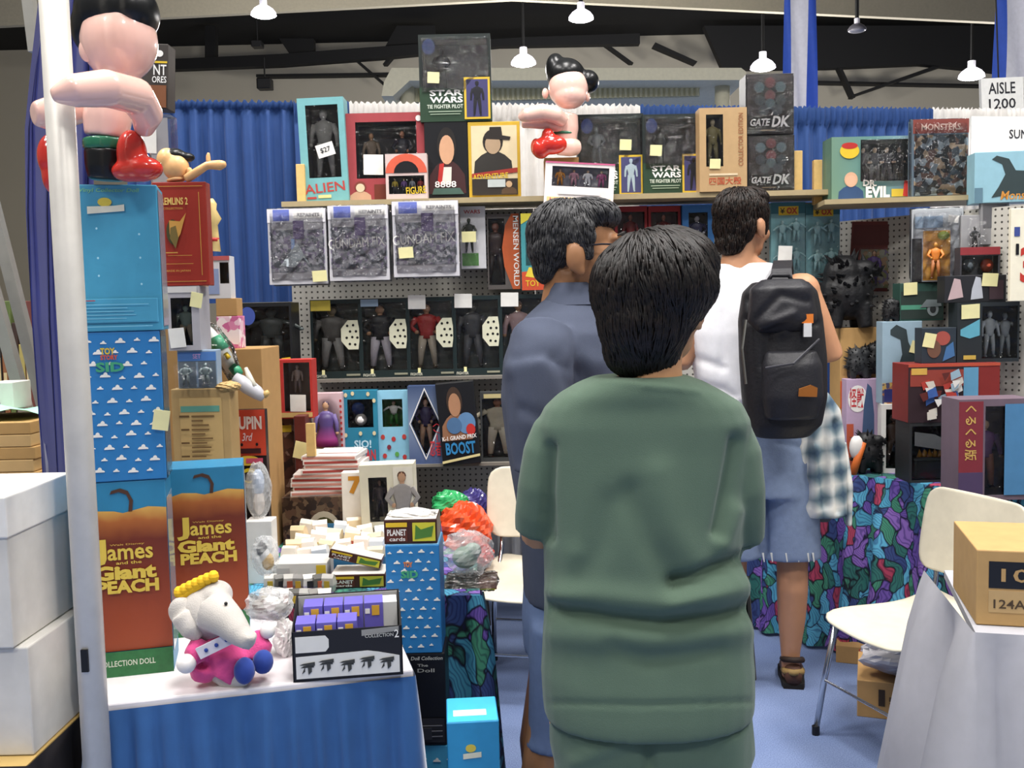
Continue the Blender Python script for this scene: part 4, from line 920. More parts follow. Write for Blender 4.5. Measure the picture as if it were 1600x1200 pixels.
# white and pink box with four dolls hanging below the spare inflatable doll
k = Pack('doll_set_box', 'white box with pink edges and a wavy window showing four small dolls', 'toy box', (850, 254, 957, 323), 4.16, .05, tilt=4)
k.winbody(M('#ece4e0'), M('#8a8894'), (.1, .45, .92, .9)); 
for u, c, h in ((.22, '#c9832a', '#d9b060'), (.42, '#c08a9a', '#6a4a3a'), (.62, '#e6e6ea', '#d9d9de'), (.82, '#b05a8a', '#4a2434')): k.fig(u, .47, .38, ('#d9b394', h, c, c, '#77707a'), 0, wide=1.5)
k.panel(.04, .06, .96, .2, M('#e7cf8e')); k.text('LITTLE DOLLS', .08, .08, .92, .18, M('#c0566a')); k.panel(0, .965, 1, 1, M('#c25a82')); k.panel(0, 0, 1, .03, M('#c25a82')); k.panel(.2, .27, .8, .37, WHT)
# carton under the spare doll
k = Pack('small_carton', 'small brown carton under the spare inflatable doll', 'carton', (852, 246, 905, 309), 4.28, .1, z=SH); k.body(CARD)

# ------------------------------------------------------------------ inflatable dolls (plain generic stand-ins)
PINK = M('#f0c3b4', .22, noise=.05, coat=.6); VB = M('#101214', .3); VR = M('#cc2e22', .2, noise=.05, coat=.6); VG = M('#1f6a4c', .25, coat=.4)
def inflatable(name, lab, at, Y, s, items):
    r = empty(name, P(at[0], at[1], Y)); tag(r, lab, 'inflatable doll'); inv = Matrix.Translation(-r.location)
    for nm, kind, args, mt in items:
        b = MB()
        if kind == 'e':
            x, y, dy, rx, ry, rz = args; b.ell(P(x, y, Y + dy), (rx * s, ry * s, rz * s), 0, 24, 16)
        elif kind == 'E':
            for x, y, dy, rx, ry, rz in args: b.ell(P(x, y, Y + dy), (rx * s, ry * s, rz * s), 0, 24, 16)
        else:
            b.tube([P(x, y, Y + dy) for x, y, dy, _ in args], [q[3] * s for q in args], 18)
        if kind == 'e': o = b.build(nm, mt, r, True)
        else: o = remesh(b, nm, mt, r, .0035 if Y < 3 else .005, 14)
        o.matrix_parent_inverse = inv
    return r
s1 = 1.92 / F
inflatable('inflatable_doll', 'large inflatable doll with black hair and red boots hugging the pale upright', (185, 286), 1.92, s1, [
    ('head', 'E', [(186, 64, 0, 57, 56, 62)], PINK), ('hair', 'E', [(180, 22, .01, 60, 62, 52), (150, 48, .02, 34, 52, 44), (212, 20, .0, 34, 48, 40)], VB), ('ear', 'e', (136, 78, -.03, 12, 10, 18), PINK),
    ('arm', 't', [(224, 205, -.02, 14), (230, 180, -.05, 24), (212, 150, -.1, 27), (165, 138, -.2, 26), (112, 142, -.24, 22), (80, 150, -.25, 9)], PINK), ('far_arm', 't', [(150, 168, .04, 16), (110, 175, .02, 22), (78, 178, -.02, 26), (52, 178, -.04, 18)], PINK),
    ('torso', 't', [(172, 150, 0, 34), (168, 185, 0, 36), (166, 215, 0, 32)], PINK), ('belt', 't', [(164, 216, 0, 34), (165, 236, 0, 33)], VG), ('trunks', 't', [(166, 234, 0, 33), (166, 262, 0, 31), (166, 282, 0, 26)], VB),
    ('boot', 'E', [(206, 240, -.03, 22, 26, 36), (218, 264, -.03, 36, 28, 20), (200, 268, -.03, 24, 28, 16)], VR), ('boot', 'E', [(82, 245, .02, 22, 26, 36), (85, 275, .02, 18, 22, 30)], VR)])
s2 = 4.28 / F
inflatable('inflatable_doll', 'smaller inflatable doll with glossy black hair sitting on the top shelf', (880, 248), 4.28, s2, [
    ('head', 'E', [(888, 138, 0, 31, 30, 30), (890, 150, -.02, 26, 24, 20)], PINK), ('hair', 'E', [(884, 118, .03, 30, 34, 26), (868, 108, .03, 16, 22, 24), (918, 128, .03, 18, 24, 18)], VB), ('ear', 'e', (852, 146, 0, 5, 5, 8), PINK), ('ear', 'e', (918, 152, 0, 4, 5, 7), PINK),
    ('arm', 't', [(880, 190, -.05, 10), (868, 180, -.09, 13), (845, 175, -.12, 13), (822, 180, -.12, 11), (812, 184, -.1, 6)], PINK), ('far_arm', 't', [(878, 200, -.04, 8), (850, 194, -.06, 8), (815, 192, -.06, 8)], PINK),
    ('torso', 't', [(886, 178, 0, 17), (884, 200, 0, 20), (882, 222, 0, 18)], PINK), ('belt', 't', [(880, 207, -.005, 20), (880, 212, -.005, 20)], VG), ('leg', 't', [(870, 230, -.05, 12), (890, 230, -.03, 14), (900, 230, 0, 13)], PINK),
    ('boot', 'E', [(862, 226, -.08, 24, 16, 15), (845, 232, -.08, 14, 14, 16), (856, 212, -.08, 10, 12, 12)], VR), ('boot', 'E', [(838, 230, -.03, 9, 12, 14)], VR)])
# small vinyl doll with an outstretched arm
VY = M('#e3b077', .35); s3 = 2.4 / F
inflatable('vinyl_doll', 'small vinyl doll with a dark cap stretching out one arm on the red book-shaped box', (285, 284), 2.575, s3, [
    ('head', 'E', [(275, 262, 0, 22, 20, 22), (262, 250, 0, 18, 18, 20)], VY), ('cap', 'E', [(272, 243, .01, 20, 20, 12), (292, 246, .01, 14, 12, 8)], VB), ('ear', 'e', (296, 268, -.01, 5, 4, 7), VY), ('torso', 't', [(275, 278, 0, 16), (276, 284, 0, 16)], VY),
    ('arm', 't', [(290, 280, -.01, 8), (312, 266, -.02, 7.5), (324, 258, -.02, 7), (344, 258, -.02, 9), (354, 256, -.02, 5)], VY), ('thumb', 't', [(326, 254, -.02, 5), (325, 242, -.02, 4), (326, 237, -.02, 2.5)], VY)])

# ================================================================== FIRST PEG ROW
def clear_pack(px, lab, first, texty, tagp):
    k = Pack('carded_kit_bag', lab, 'toy pack', px, 4.14, .05); INN = M('#8b8a90', .5)
    k.body(M('#b9b8bd', .5), 'inner_tray'); k.panel(.03, .16, .97, .72, mottled_mat('kit_print', ['#8b8f98', '#a9a9b2', '#70747c', '#bcbcc6', '#948aa4'], 70)); k.panel(0, 0, 1, .15, M('#c3c2c8')); k.panel(0, .82, 1, 1, M('#dcdbe0'), 'header_card'); k.panel(.1, .84, .38, .99, M('#6a78c4'), 'blue_sticker'); k.panel(.45, .87, .97, .97, WHT); k.text('REPAINTS', .52, .895, .9, .94, M('#6a6a72'))
    k.panel(.44, .6, .62, .84, M('#7d6f96'))
    if first: k.text('GUNDAM FIX', .03, .44, .97, .57, WHT, slope=3, bold=.0)
    else: k.panel(.4, .3, .46, .6, M('#a9c4ee')); k.poly([(.2, .25), (.5, .55), (.75, .2), (.6, .35), (.45, .22)], M('#b9c2c8'))
    k.bag(.006); 
    if tagp: k.tagp(tagp[0], tagp[1], .06, .045, NOTE, -3, y=-.02)
clear_pack((422, 326, 512, 444), 'clear bagged model kit with a pale blue streak, by the blue drape', False, 0, (.88, .1)); clear_pack((516, 321, 609, 438), 'clear bagged model kit with white lettering and no price note', True, 0, None); clear_pack((616, 314, 718, 432), 'clear bagged model kit with white lettering and a yellow price note', True, 0, (.2, .32))
k = Pack('carded_figure', 'white carded figure on a green stand with a yellow price note', 'toy pack', (721, 322, 760, 420), 4.3, .03); k.body(M('#d5d5d8'), 'backing_card'); k.text('WARS', .15, .88, .8, .94, RED); k.fig(.35, .25, .55, ('#3a4038', '#1c201c', '#353a34', '#2b302a', '#20241f'), 1, y=-.02); k.panel(.05, .05, .7, .25, M('#4f8a3c'), 'green_stand'); k.film(.03, .03, .72, .85, mat=BAG, y=-.045, name='blister'); k.tagp(.35, .5, .06, .045, NOTE, 0, y=-.05)
k = Pack('figure_box', 'window box with an orange leaf-shaped panel and white vertical lettering', 'toy box', (763, 334, 815, 452), 4.3, .07); k.winbody(M('#55504e'), VOID, (.04, .06, .52, .94)); k.fig(.25, .08, .82, ('#6a3a2c', '#1c1412', '#3a2622', '#2a2020', '#17120f'), 0, wide=1.2)
k.poly([(.74, 1), (.96, 1), (.96, 0), (.74, 0), (.5, .3), (.44, .55), (.55, .85)], M('#b5562c'), 'leaf_panel'); k.text('MENSEN WORLD', .78, .04, .94, .97, WHT, rot=-90)
k = Pack('figure_box', 'teal house-shaped box with a silver rocket toy over a yellow and red foot', 'toy box', (816, 333, 872, 453), 4.25, .07); k.winbody(M('#3e8d94'), M('#5aa7ae'), [(.12, .32), (.9, .32), (.9, .75), (.5, .93), (.12, .75)]); k.fig(.5, .33, .45, ('#a8a89a', '#8f8f86', '#b5b5a8', '#9a9a90', '#7a7a72'), 0, wide=1.3); k.poly([(0, .86), (.5, 1), (0, 1)], M('#cfc23c')); k.poly([(1, .86), (.5, 1), (1, 1)], M('#cfc23c')); k.poly([(0, 0), (1, 0), (1, .18), (.6, .26), (0, .24)], M('#c04a2a')); k.poly([(.1, .18), (.9, .12), (1, .26), (.2, .3)], M('#d9c23e')); k.text('TOY', .1, .05, .5, .13, YEL)
for i, (x0, c) in enumerate(((962, 'left of the two, with a white glint'), (1014, 'right of the two, nearer the blue box'))):
    k = Pack('figure_box', 'dark red window box hanging behind the heads, %s' % c, 'toy box', (x0, 322, x0 + 50, 412), 4.36, .06); k.winbody(M('#8a2226'), M('#3a1416'), (.08, .1, .92, .9)); k.fig(.5, .12, .75, ('#a86a5a', '#1a1012', '#7a1c20', '#4a1618', '#201010'), i)
k = Pack('figure_box', 'blue window box with a navy robed doll beside the dark-haired head', 'toy box', (1067, 320, 1116, 420), 4.34, .06); k.winbody(M('#2f6aa6'), VOID, (.2, .2, .8, .88)); k.fig(.5, .22, .62, ('#c0c0c8', '#1a1c30', '#23264a', '#2a2c50', '#181a28'), 1, wide=1.3)

# ================================================================== SECOND ROW: swordsman boxes with speaker grilles
DOTS = [(-.3, .32), (.1, .34), (-.12, .12), (.28, .12), (-.36, -.1), (.02, -.08), (.36, -.1), (-.16, -.32), (.2, -.34)]
def grille_box(px, lab, cols, pose, tagc, z, wide=1.2):
    k = Pack('figure_box', lab, 'toy box', px, 4.27, .08, z=z)
    k.winbody(M('#1c2a2c', .4), M('#3a4240', .5), (.05, .09, .97, .95)); k.fig(.4, .1, .82, cols, pose, wide=wide, y=.045)
    c = [(.86 + .26 * math.cos(R(22.5 + 45 * i)) , .55 + .2 * math.sin(R(22.5 + 45 * i))) for i in range(8)]; c = [(min(u, .985), v) for u, v in c]
    g = MB().prism([(k.X(u), k.Z(v)) for u, v in c], -.008, -.001).build('speaker_grille', M('#d6d6bd', .5), k.r)
    b = MB()
    for u, v in DOTS:
        if .84 + u * .3 < .97: MB().prism(ellipse(k.X(.84 + u * .3), k.Z(.55 + v * .36), .0055, .0055, 10), -.0088, -.0078).build('sound_hole', BLACK, g)
    k.panel(.2, .05, .26, .11, NOTE, 'price_dot'); k.text('FIGHTER', .04, .015, .3, .05, M('#d8d8c8')); k.panel(.7, .03, .98, .055, M('#8e8e7c'))
    if tagc == 'y': k.panel(.02, .86, .42, .99, M('#c9b548'), 'yellow_label')
    if tagc == 'w': k.tagp(.22, .94, .075, .06, PAPER, 1)
    if tagc == 'b': k.panel(.03, .9, .4, .99, M('#8296aa'), 'blue_label')
grille_box((488, 468, 565, 588), 'swordsman figure box with a yellow corner label and a grey figure in fur', ('#8a7a5e', '#5a4a38', '#5f5d5a', '#a3a3a0', '#4a4a48'), 0, 'y', SH2, 1.5)
grille_box((565, 466, 639, 588), 'swordsman figure box with a figure in black jacket and pale wide trousers', ('#b48a68', '#2a1c14', '#1e2126', '#c9c4ce', '#1c1a1a'), 1, 'b', SH2, 1.4)
grille_box((639, 464, 711, 588), 'swordsman figure box with a figure in a red scarf and cream trousers', ('#b48a68', '#3a2016', '#a8302e', '#b8ae9c', '#5a4a3a'), 1, 'w', SH2, 1.25)
grille_box((711, 462, 783, 588), 'swordsman figure box with a dark grey armoured figure', ('#5a5a58', '#3a3a3c', '#4c4e52', '#5a5c60', '#2e3034'), 0, 'w', SH2, 1.25)
grille_box((783, 460, 855, 588), 'swordsman figure box half hidden behind the slate polo', ('#b48a68', '#c9a89a', '#b79a9a', '#8a8a90', '#44444a'), 0, 'w', SH2)
# helmeted bust box left of them
ZB = 1.16
k = Pack('figure_box', 'black box with a grey helmeted figure under the hem of the blue drape', 'toy box', (374, 473, 459, 592), 3.95, .15); k.winbody(DK, M('#22242a'), (.06, .2, .96, .95)); k.disc(.2, .83, .14, .12, M('#33458a'), 'printed_emblem')
k.fig(.55, .21, .7, ('#4a5252', '#3c4444', '#39403f', '#333838', '#222222'), 2, y=.07, wide=1.9); k.text('RR', .58, .08, .78, .19, M('#c8b8b0')); k.text('70', .84, .1, 1.0, .2, M('#c8b8b0')); k.panel(.3, .02, 1, .09, M('#a03a30')); k.poly([(.74, .22), (.96, .24), (.96, .28), (.8, .27), (.78, .24)], YEL)
HB = k.r.location.z
# plinth below it
k2 = Pack('carton', 'tall brown carton standing under the black helmet figure box', 'carton', (372, 592, 462, 700), 3.93, .2, z=.5); k2.r.location.z = .5; k2.h = HB - .5; k2.body(CARD, 'carton_body')

# ================================================================== THIRD ROW
k = Pack('doll_pack', 'arched clear pack with a doll in a purple and pink dress on a checked card', 'toy pack', (490, 614, 537, 706), 4.12, .05, z=SH3); k.body(M('#d9b9bf'), 'backing_card'); 
for i in range(12): k.panel(.93, .05 + i * .075, 1.0, .085 + i * .075, RED, 'card_check')
b = MB(); b.loft([oval((0, -.03, z * k.h), a, a * .7, 14) for z, a in ((.3, .05), (.4, .045), (.55, .028), (.66, .034), (.74, .02))]); b.build('dress', grad_mat('dress', [(0, '#a8266a'), (1, '#4c3a70')], 2, .08, .18), k.r, True); k.fig(.5, .08, .82, ('#c49a7a', '#4a3548', '#6a5a90', '#c49a7a', '#b05a80'), 0, y=-.03); k.poly([(.05, .02), (.95, .02), (.95, .7)] + [(.5 + .45 * math.cos(R(a)), .7 + .28 * math.sin(R(a))) for a in range(20, 180, 20)] + [(.05, .7)], FILM, 'blister')
k = Pack('figure_box', 'teal box with a blue and white round-headed toy above red lettering', 'toy box', (538, 610, 592, 716), 4.17, .07, z=SH3); k.winbody(M('#2a7f9c'), M('#14303c'), (.14, .5, .88, .88))
b = MB(); b.ell((.0, .02, k.Z(.6)), (.026, .022, .026), 0, 14, 9); b.ell((-.012, .03, k.Z(.75)), (.028, .022, .028), 1, 14, 9); b.ell((-.045, .03, k.Z(.62)), (.014,) * 3, 2, 10, 7); b.build('toy', [WHT, M('#27407a'), DK], k.r, True)
k.text('SIO!', .3, .22, .8, .33, M('#b9d9e6'), bold=.03); k.text('ICHIBAN', .12, .05, .92, .2, M('#c23a3e'), bold=.03)
for u, v in ((.1, .94), (.3, .96), (.75, .95), (.92, .86), (.07, .4), (.5, .42), (.9, .42)): k.disc(u, v, .05, .03, M('#d9c9a0'), n=10)
k = Pack('figure_box', 'sky blue box with a green and red toy in its window', 'toy box', (592, 610, 640, 716), 4.19, .07, z=SH3); k.winbody(M('#8cc4dc'), M('#3c7a3a'), (.16, .5, .82, .88)); k.fig(.5, .5, .34, ('#d9c0a0', '#a02c28', '#e8e8e4', '#3f8a3c', '#a02c28'), 2, wide=1.4)
for u, v, c in ((.15, .36, '#c0443c'), (.5, .33, '#b83a3a'), (.85, .36, '#c0443c'), (.2, .1, '#b83a3a'), (.6, .12, '#5aa04a'), (.85, .08, '#b83a3a'), (.35, .22, '#7a2c3a')): k.disc(u, v, .07, .035, M(c), n=10)
k = Pack('doll_box', 'steel blue box with a white-edged diamond window and a doll in purple', 'toy box', (640, 603, 693, 730), 4.14, .07, z=SH3); k.winbody(grad_mat('diamond_box', [(0, '#44557e'), (.5, '#7a8aa6'), (1, '#33456a')], 2, 0, .34), M('#23252c'), [(.5, .1), (.92, .52), (.5, .93), (.08, .52)])
for p, q in (((.5, .05), (.97, .52)), ((.97, .52), (.5, .98)), ((.5, .98), (.03, .52)), ((.03, .52), (.5, .05))): k.poly([p, q, (q[0] * .94 + .03, q[1] * .94 + .031), (p[0] * .94 + .03, p[1] * .94 + .031)], WHT, 'window_edge')
k.fig(.5, .17, .66, ('#c9a184', '#2a1c20', '#352a5a', '#c9a184', '#2a2440'), 1); k.text('忍者', .62, .1, .95, .3, M('#c4323a')); k.text('くノ一', .72, .3, .95, .52, M('#c4323a'), rot=-90)
k = Pack('figure_box', 'black box with a bare-shouldered boxer portrait and blue lettering', 'toy box', (692, 597, 752, 728), 4.1, .07, tilt=-4, z=SH3); k.body(DK); k.bust(.06, .3, .85, .95, '#a3785a', '#3a2a20', '#8a6248'); k.disc(.72, .5, .24, .13, M('#5a80a8')); k.disc(.4, .48, .2, .1, M('#46688e')); k.disc(.82, .42, .12, .07, RED); k.text('K-1 GRAND PRIX', .08, .31, .98, .36, WHT, slope=2); k.text('BOOST', .12, .13, .9, .28, M('#2a7ab0'), bold=.03); k.poly([(.0, .03), (1, .09), (1, .12), (.0, .06)], M('#cfc28c'))
k = Pack('carded_figure', 'clear pack with a figure in a cream sports suit next to the white chair', 'toy pack', (752, 612, 812, 722), 4.16, .05, z=SH3); k.winbody(M('#37393a'), M('#23262a'), (.05, .06, .95, .9)); k.fig(.45, .06, .85, ('#8a5a40', '#1c1410', '#c9bfa6', '#d6cdb8', '#3a302a'), 2, wide=1.5); k.panel(.1, .91, .9, .97, M('#b5a878'))

# ================================================================== LEFT FRONT TABLE
def peach(px, Y, lab, foot=True):
    k = Pack('doll_box', lab, 'toy box', px, Y, .12, yaw=TYAW, z=TZ); k.body(M('#2e7ea6', .4))
    h = k.h; v0 = .0
    top = [(0, .80), (.08, .83), (.25, .855), (.42, .85), (.52, .838), (.62, .848), (.8, .865), (1, .855)]
    m = grad_mat('peach_print', [(0, '#984420'), (.3, '#92401f'), (.55, '#7c3219'), (.78, '#6a2814'), (.92, '#a8602a'), (1, '#d0a04e')], 2, .12 * h, .86 * h, .4, .12)
    k.poly([(0, .13), (1, .13)] + top[::-1], m, 'printed_fruit')
    b = MB(); y = k.nexty()
    st = [(.60, .845), (.615, .9), (.58, .94), (.5, .955), (.4, .945)]
    pts = [(k.X(u), k.Z(v)) for u, v in st]; b.prism([(x - .003, z) for x, z in pts[:2]] + [(x - .002, z - .003) for x, z in pts[2:]] + [(x + .001, z + .004) for x, z in pts[::-1][:3]] + [(x + .004, z) for x, z in pts[:2][::-1]], y, y + .0006); b.build('printed_stalk', M('#4a2f22'), k.r)
    LM = M('#d9bd4e')
    k.text('J', .17, .575, .32, .71, LM, bold=.03); k.text('ames', .33, .60, .83, .66, LM, bold=.02); k.text('Walt Disney', .36, .672, .74, .684, M('#c9a24a')); k.text('and the', .42, .578, .7, .594, LM); k.text('Giant', .17, .5, .86, .575, LM, bold=.05); k.text('PEACH', .2, .43, .88, .498, LM, bold=.05)
    k.panel(0, 0, 1, .13, M('#2d6b3c', .5, noise=.3, nscale=90), 'printed_grass'); k.text('COLLECTION DOLL', .17, .055, .8, .085, M('#cfd8c4')); k.side(M('#8c9aa6', .12), .1, .9, 'side_window'); return k
k = peach((138, 752, 270, 1078), 1.92, 'tall doll box printed with an orange fruit, bottom of the stack by the upright'); Z1 = TZ + k.h; yb = k.r.location.copy()
def stackbox(px, Y, z, lab):
    k = Pack('doll_box', lab, 'toy box', px, Y, .12, yaw=TYAW, z=z); return k
k = stackbox((133, 518, 256, 750), 1.92, Z1 + .001, 'blue doll box with white clouds in the middle of the stack by the upright'); k.body(M('#2b77b4', .4)); k.clouds(M('#e8e6df'), 5, 12, 1)
CB = k; k.text('TOY', .3, .85, .47, .895, YEL, bold=.04); k.text('STORY', .3, .815, .5, .848, M('#c9502a'), bold=.04); k.text('SID', .24, .735, .57, .80, M('#3f9a72'), bold=.04); k.side(FILM, 0, 1, 'side_window'); k.side(M('#7d8a98', .15), .04, .96, 'side_window'); k.tagp(.97, .4, .03, .04, NOTE, 10); Z2 = Z1 + .001 + k.h
k = stackbox((126, 288, 250, 516), 1.92, Z2 + .001, 'plain light blue doll box on top of the stack under the inflatable doll'); k.body(M('#4597b8', .4)); k.text('Vinyl Collector Doll', .12, .94, .8, .975, M('#7cc08e'), shear=.2); k.disc(.4, .88, .08, .03, M('#d3c04c')); k.poly([(.2, .8), (.62, .82), (.62, .865), (.5, .855), (.2, .85)], M('#e0e0ce'), 'printed_banner')
k.panel(.03, .06, .95, .225, M('#5cb0d0')); k.panel(.04, .066, .94, .219, M('#4597b8')); k.side(M('#7d8a98', .15), .03, .97, 'side_window')
for i in range(5): k.panel(.06, .085 + .024 * i, .5 + .35 * rnd.random(), .09 + .024 * i, M('#78bcd6'), 'printed_line')
k.panel(.06, .03, .88, .036, M('#78bcd6'), 'printed_line'); k.panel(.1, .208, .24, .214, RED, 'printed_line')
for u, v in ((.3, .7), (.3, .5), (.3, .38), (.78, .66), (.78, .5), (.78, .32)): k.disc(u, v, .012, .008, M('#9fd0e0'), n=8)
peach((266, 730, 388, 985), 2.16, 'tall doll box printed with an orange fruit, behind the plush elephant')

# plush elephant in a pink robe
def plush():
    Y = 1.86; r = empty('plush_elephant', PZ(345, 1078, TZ)); tag(r, 'grey plush elephant in a pink robe and blue shoes lying on the white table top', 'plush toy'); inv = Matrix.Translation(-r.location)
    GR = M('#b9b4ae', .95, noise=.08, bump=.3, bscale=400, sheen=.4); PK = M('#cf4a86', .9, noise=.1, bump=.3, bscale=300, sheen=.3); BL = M('#27408e', .9, sheen=.3); YC = M('#e0b321', .8)
    s = Y / F
    def E(nm, lst, mt, vox=.0045):
        b = MB()
        for q in lst:
            if q[0] == 't': b.tube([P(x, y, Y + dy) for x, y, dy, _ in q[1]], [w_[3] * s for w_ in q[1]], 14)
            else: x, y, dy, rx, ry, rz = q; b.ell(P(x, y, Y + dy), (rx * s, ry * s, rz * s), 0, 20, 12)
        o = remesh(b, nm, mt, r, vox, 5); return o
    E('body', [(322, 958, .02, 42, 40, 44), (338, 930, .02, 26, 30, 24), ('t', [(335, 955, -.01, 34), (358, 972, -.045, 26), (374, 990, -.065, 20), (388, 1000, -.075, 16), (392, 990, -.08, 11)]), ('t', [(330, 985, .03, 30), (340, 1030, .03, 34)]), ('t', [(340, 1045, 0, 20), (360, 1062, 0, 18), (385, 1055, -.01, 17)])], GR)
    E('ear', [(284, 955, -.0, 22, 14, 24), ('t', [(285, 960, -.01, 20), (300, 985, -.02, 17), (312, 998, -.02, 8)])], GR)
    E('robe', [('t', [(318, 996, .02, 22), (345, 1018, .02, 38), (362, 1034, .01, 42), (345, 1058, .0, 30)]), ('t', [(395, 990, .03, 16), (405, 1010, .02, 22), (395, 1030, .01, 24)]), ('t', [(315, 1005, -.01, 18), (305, 1022, -.03, 18), (296, 1028, -.04, 15)]), ('t', [(320, 1040, -.01, 26), (315, 1062, -.01, 17)])], PK)
    E('paw', [(291, 1037, -.05, 16, 15, 16)], M('#e6e2dd', .95)); E('paw', [(418, 985, .02, 13, 13, 15)], M('#e6e2dd', .95))
    E('shoe', [(382, 1048, -.03, 17, 18, 22)], BL); E('shoe', [(411, 1034, -.01, 17, 18, 20)], BL)
    b = MB(); T5 = Matrix.Translation(P(338, 1008, Y - .052)) @ Matrix.Rotation(R(-25), 4, 'Y'); b.box(-.038, .038, -.002, .004, -.011, .011, T=T5); b.build('robe_sash', M('#d6d2da'), r)
    for x, y in ((322, 1016), (338, 1008), (354, 1000)): MB().ell(P(x, y, Y - .056), (.004, .003, .004), 0, 8, 6).build('button', BL, r)
    b = MB(); c = P(312, 922, Y + .02)
    for i in range(7):
        a = -1.1 + i * .36; d_ = Vector((math.sin(a) * .55 - .5, 0, math.cos(a) * .6 + .25)).normalized(); q = P(286 + i * 8, 928 - i * 3.5, Y + .01); b.ell(q + d_ * .008, (.011, .012, .012), 0, 8, 6)
    b.tube([P(280, 934, Y + .01), P(312, 914, Y + .01), P(338, 902, Y + .02)], .009, 8); b.build('yellow_crest', YC, r)
    MB().ell(P(353, 943, Y - .048), (.0035,) * 3, 0, 8, 6).build('eye', BLACK, r)
    for o in r.children: o.matrix_parent_inverse = inv
plush()
# black display carton with small purple boxes
p = PZ(545, 1060, TZ); r = empty('display_carton', p, (0, 0, R(TYAW - 6))); tag(r, 'black open display carton printed with white panels at the table corner', 'carton'); w_, h_, d_ = 174 * p.y / F, .098, .15; wb = .128
IN = M('#b7b6b4', .6); b = MB(); b.box(-w_ / 2, w_ / 2, 0, .003, 0, h_); b.box(-w_ / 2, w_ / 2, d_ - .003, d_, 0, wb); b.box(-w_ / 2, w_ / 2, 0, d_, 0, .003)
for s in (-1, 1): b.prism([(0, 0), (d_, 0), (d_, wb), (0, h_)], 0, .003, T=Matrix.Translation((s * (w_ / 2 - .0015) - .0015, 0, 0)) @ Matrix.Rotation(R(90), 4, 'Z') @ Matrix.Scale(-1, 4, (0, 1, 0)))
b.build('carton_body', [M('#1a191c', .4)], r); MB().box(-w_ / 2 + .004, w_ / 2 - .004, d_ - .005, d_ - .0035, .004, wb - .002).build('inner_lining', IN, r)
def fp(poly, mt, nm, y=-.0008): MB().prism([(u * w_ - w_ / 2, v * h_) for u, v in poly], y, y + .0006).build(nm, mt, r)
fp([(.03, .58), (.3, .58), (.33, .66), (.33, .82), (.3, .9), (.03, .9)], M('#d8d8d4'), 'printed_panel'); fp([(.03, .06), (.97, .06), (.97, .4), (.78, .5), (.68, .54), (.03, .5)], M('#d8d8d4'), 'printed_panel'); fp([(.63, .84), (.97, .9), (.97, .99), (.63, .96)], M('#8f8f8c'), 'printed_label')
o = obj('lettering', text_mesh('2', .43 * w_, .47 * w_, .77 * h_, .93 * h_, WHT), r); o.location.y = -.002; o = obj('lettering', text_mesh('COLLECTION', .16 * w_, .42 * w_, .80 * h_, .87 * h_, M('#bdbdb8')), r); o.location.y = -.002
PRT = M('#3a3c3a')
for i, u in enumerate((.13, .3, .49, .67, .85)):
    v = .28 + .04 * (i % 2); b = MB(); y = -.0016
    for a, c, e_, g_ in ((-.06, 0, .06, .05), (-.05, -.12, -.02, .0), (.01, -.14, .04, .02), (-.07, .06, .07, .11)): b.prism([((u + a) * w_ - w_ / 2, (v + c) * h_), ((u + e_) * w_ - w_ / 2, (v + c * .6) * h_), ((u + e_) * w_ - w_ / 2, (v + g_) * h_), ((u + a * .5) * w_ - w_ / 2, (v + g_ * .8) * h_)], y, y + .0005); y -= .0004
    b.build('printed_vehicle', PRT, r)
PB = M('#6a62b8', .4)
for row in range(2):
    for i in range(4):
        if row == 0 and i == 3: continue
        u = .12 + .19 * i; b0 = empty('purple_toy_box', r.location + Matrix.Rotation(R(TYAW - 6), 3, 'Z') @ Vector((u * w_ - w_ / 2 + .012 * row, .012 + .065 * row, .004)), (0, 0, R(TYAW - 6))); tag(b0, 'small purple toy box standing in the black display carton', 'toy box', 'purple boxes in the display carton')
        hh = .106 + .014 * row; ww = .18 * w_ / 2; MB().box(-ww, ww, 0, .055, 0, hh).build('box_body', PB, b0, bevel=.001); MB().box(-ww * .2, ww * .6, -.001, 0, hh - .026, hh - .006).build('printed_star', M('#d9a83c'), b0); MB().box(-ww * .9, -ww * .4, -.001, 0, hh - .022, hh - .012).build('printed_mark', WHT, b0)
b0 = empty('white_carton_insert', r.location + Matrix.Rotation(R(TYAW - 6), 3, 'Z') @ Vector((.345 * w_, .08, .004)), (0, 0, R(TYAW - 6))); tag(b0, 'pale grey empty insert at the end of the display carton', 'box'); MB().box(-.03, .026, 0, .05, 0, .118).build('box_body', M('#cfcfcc'), b0)

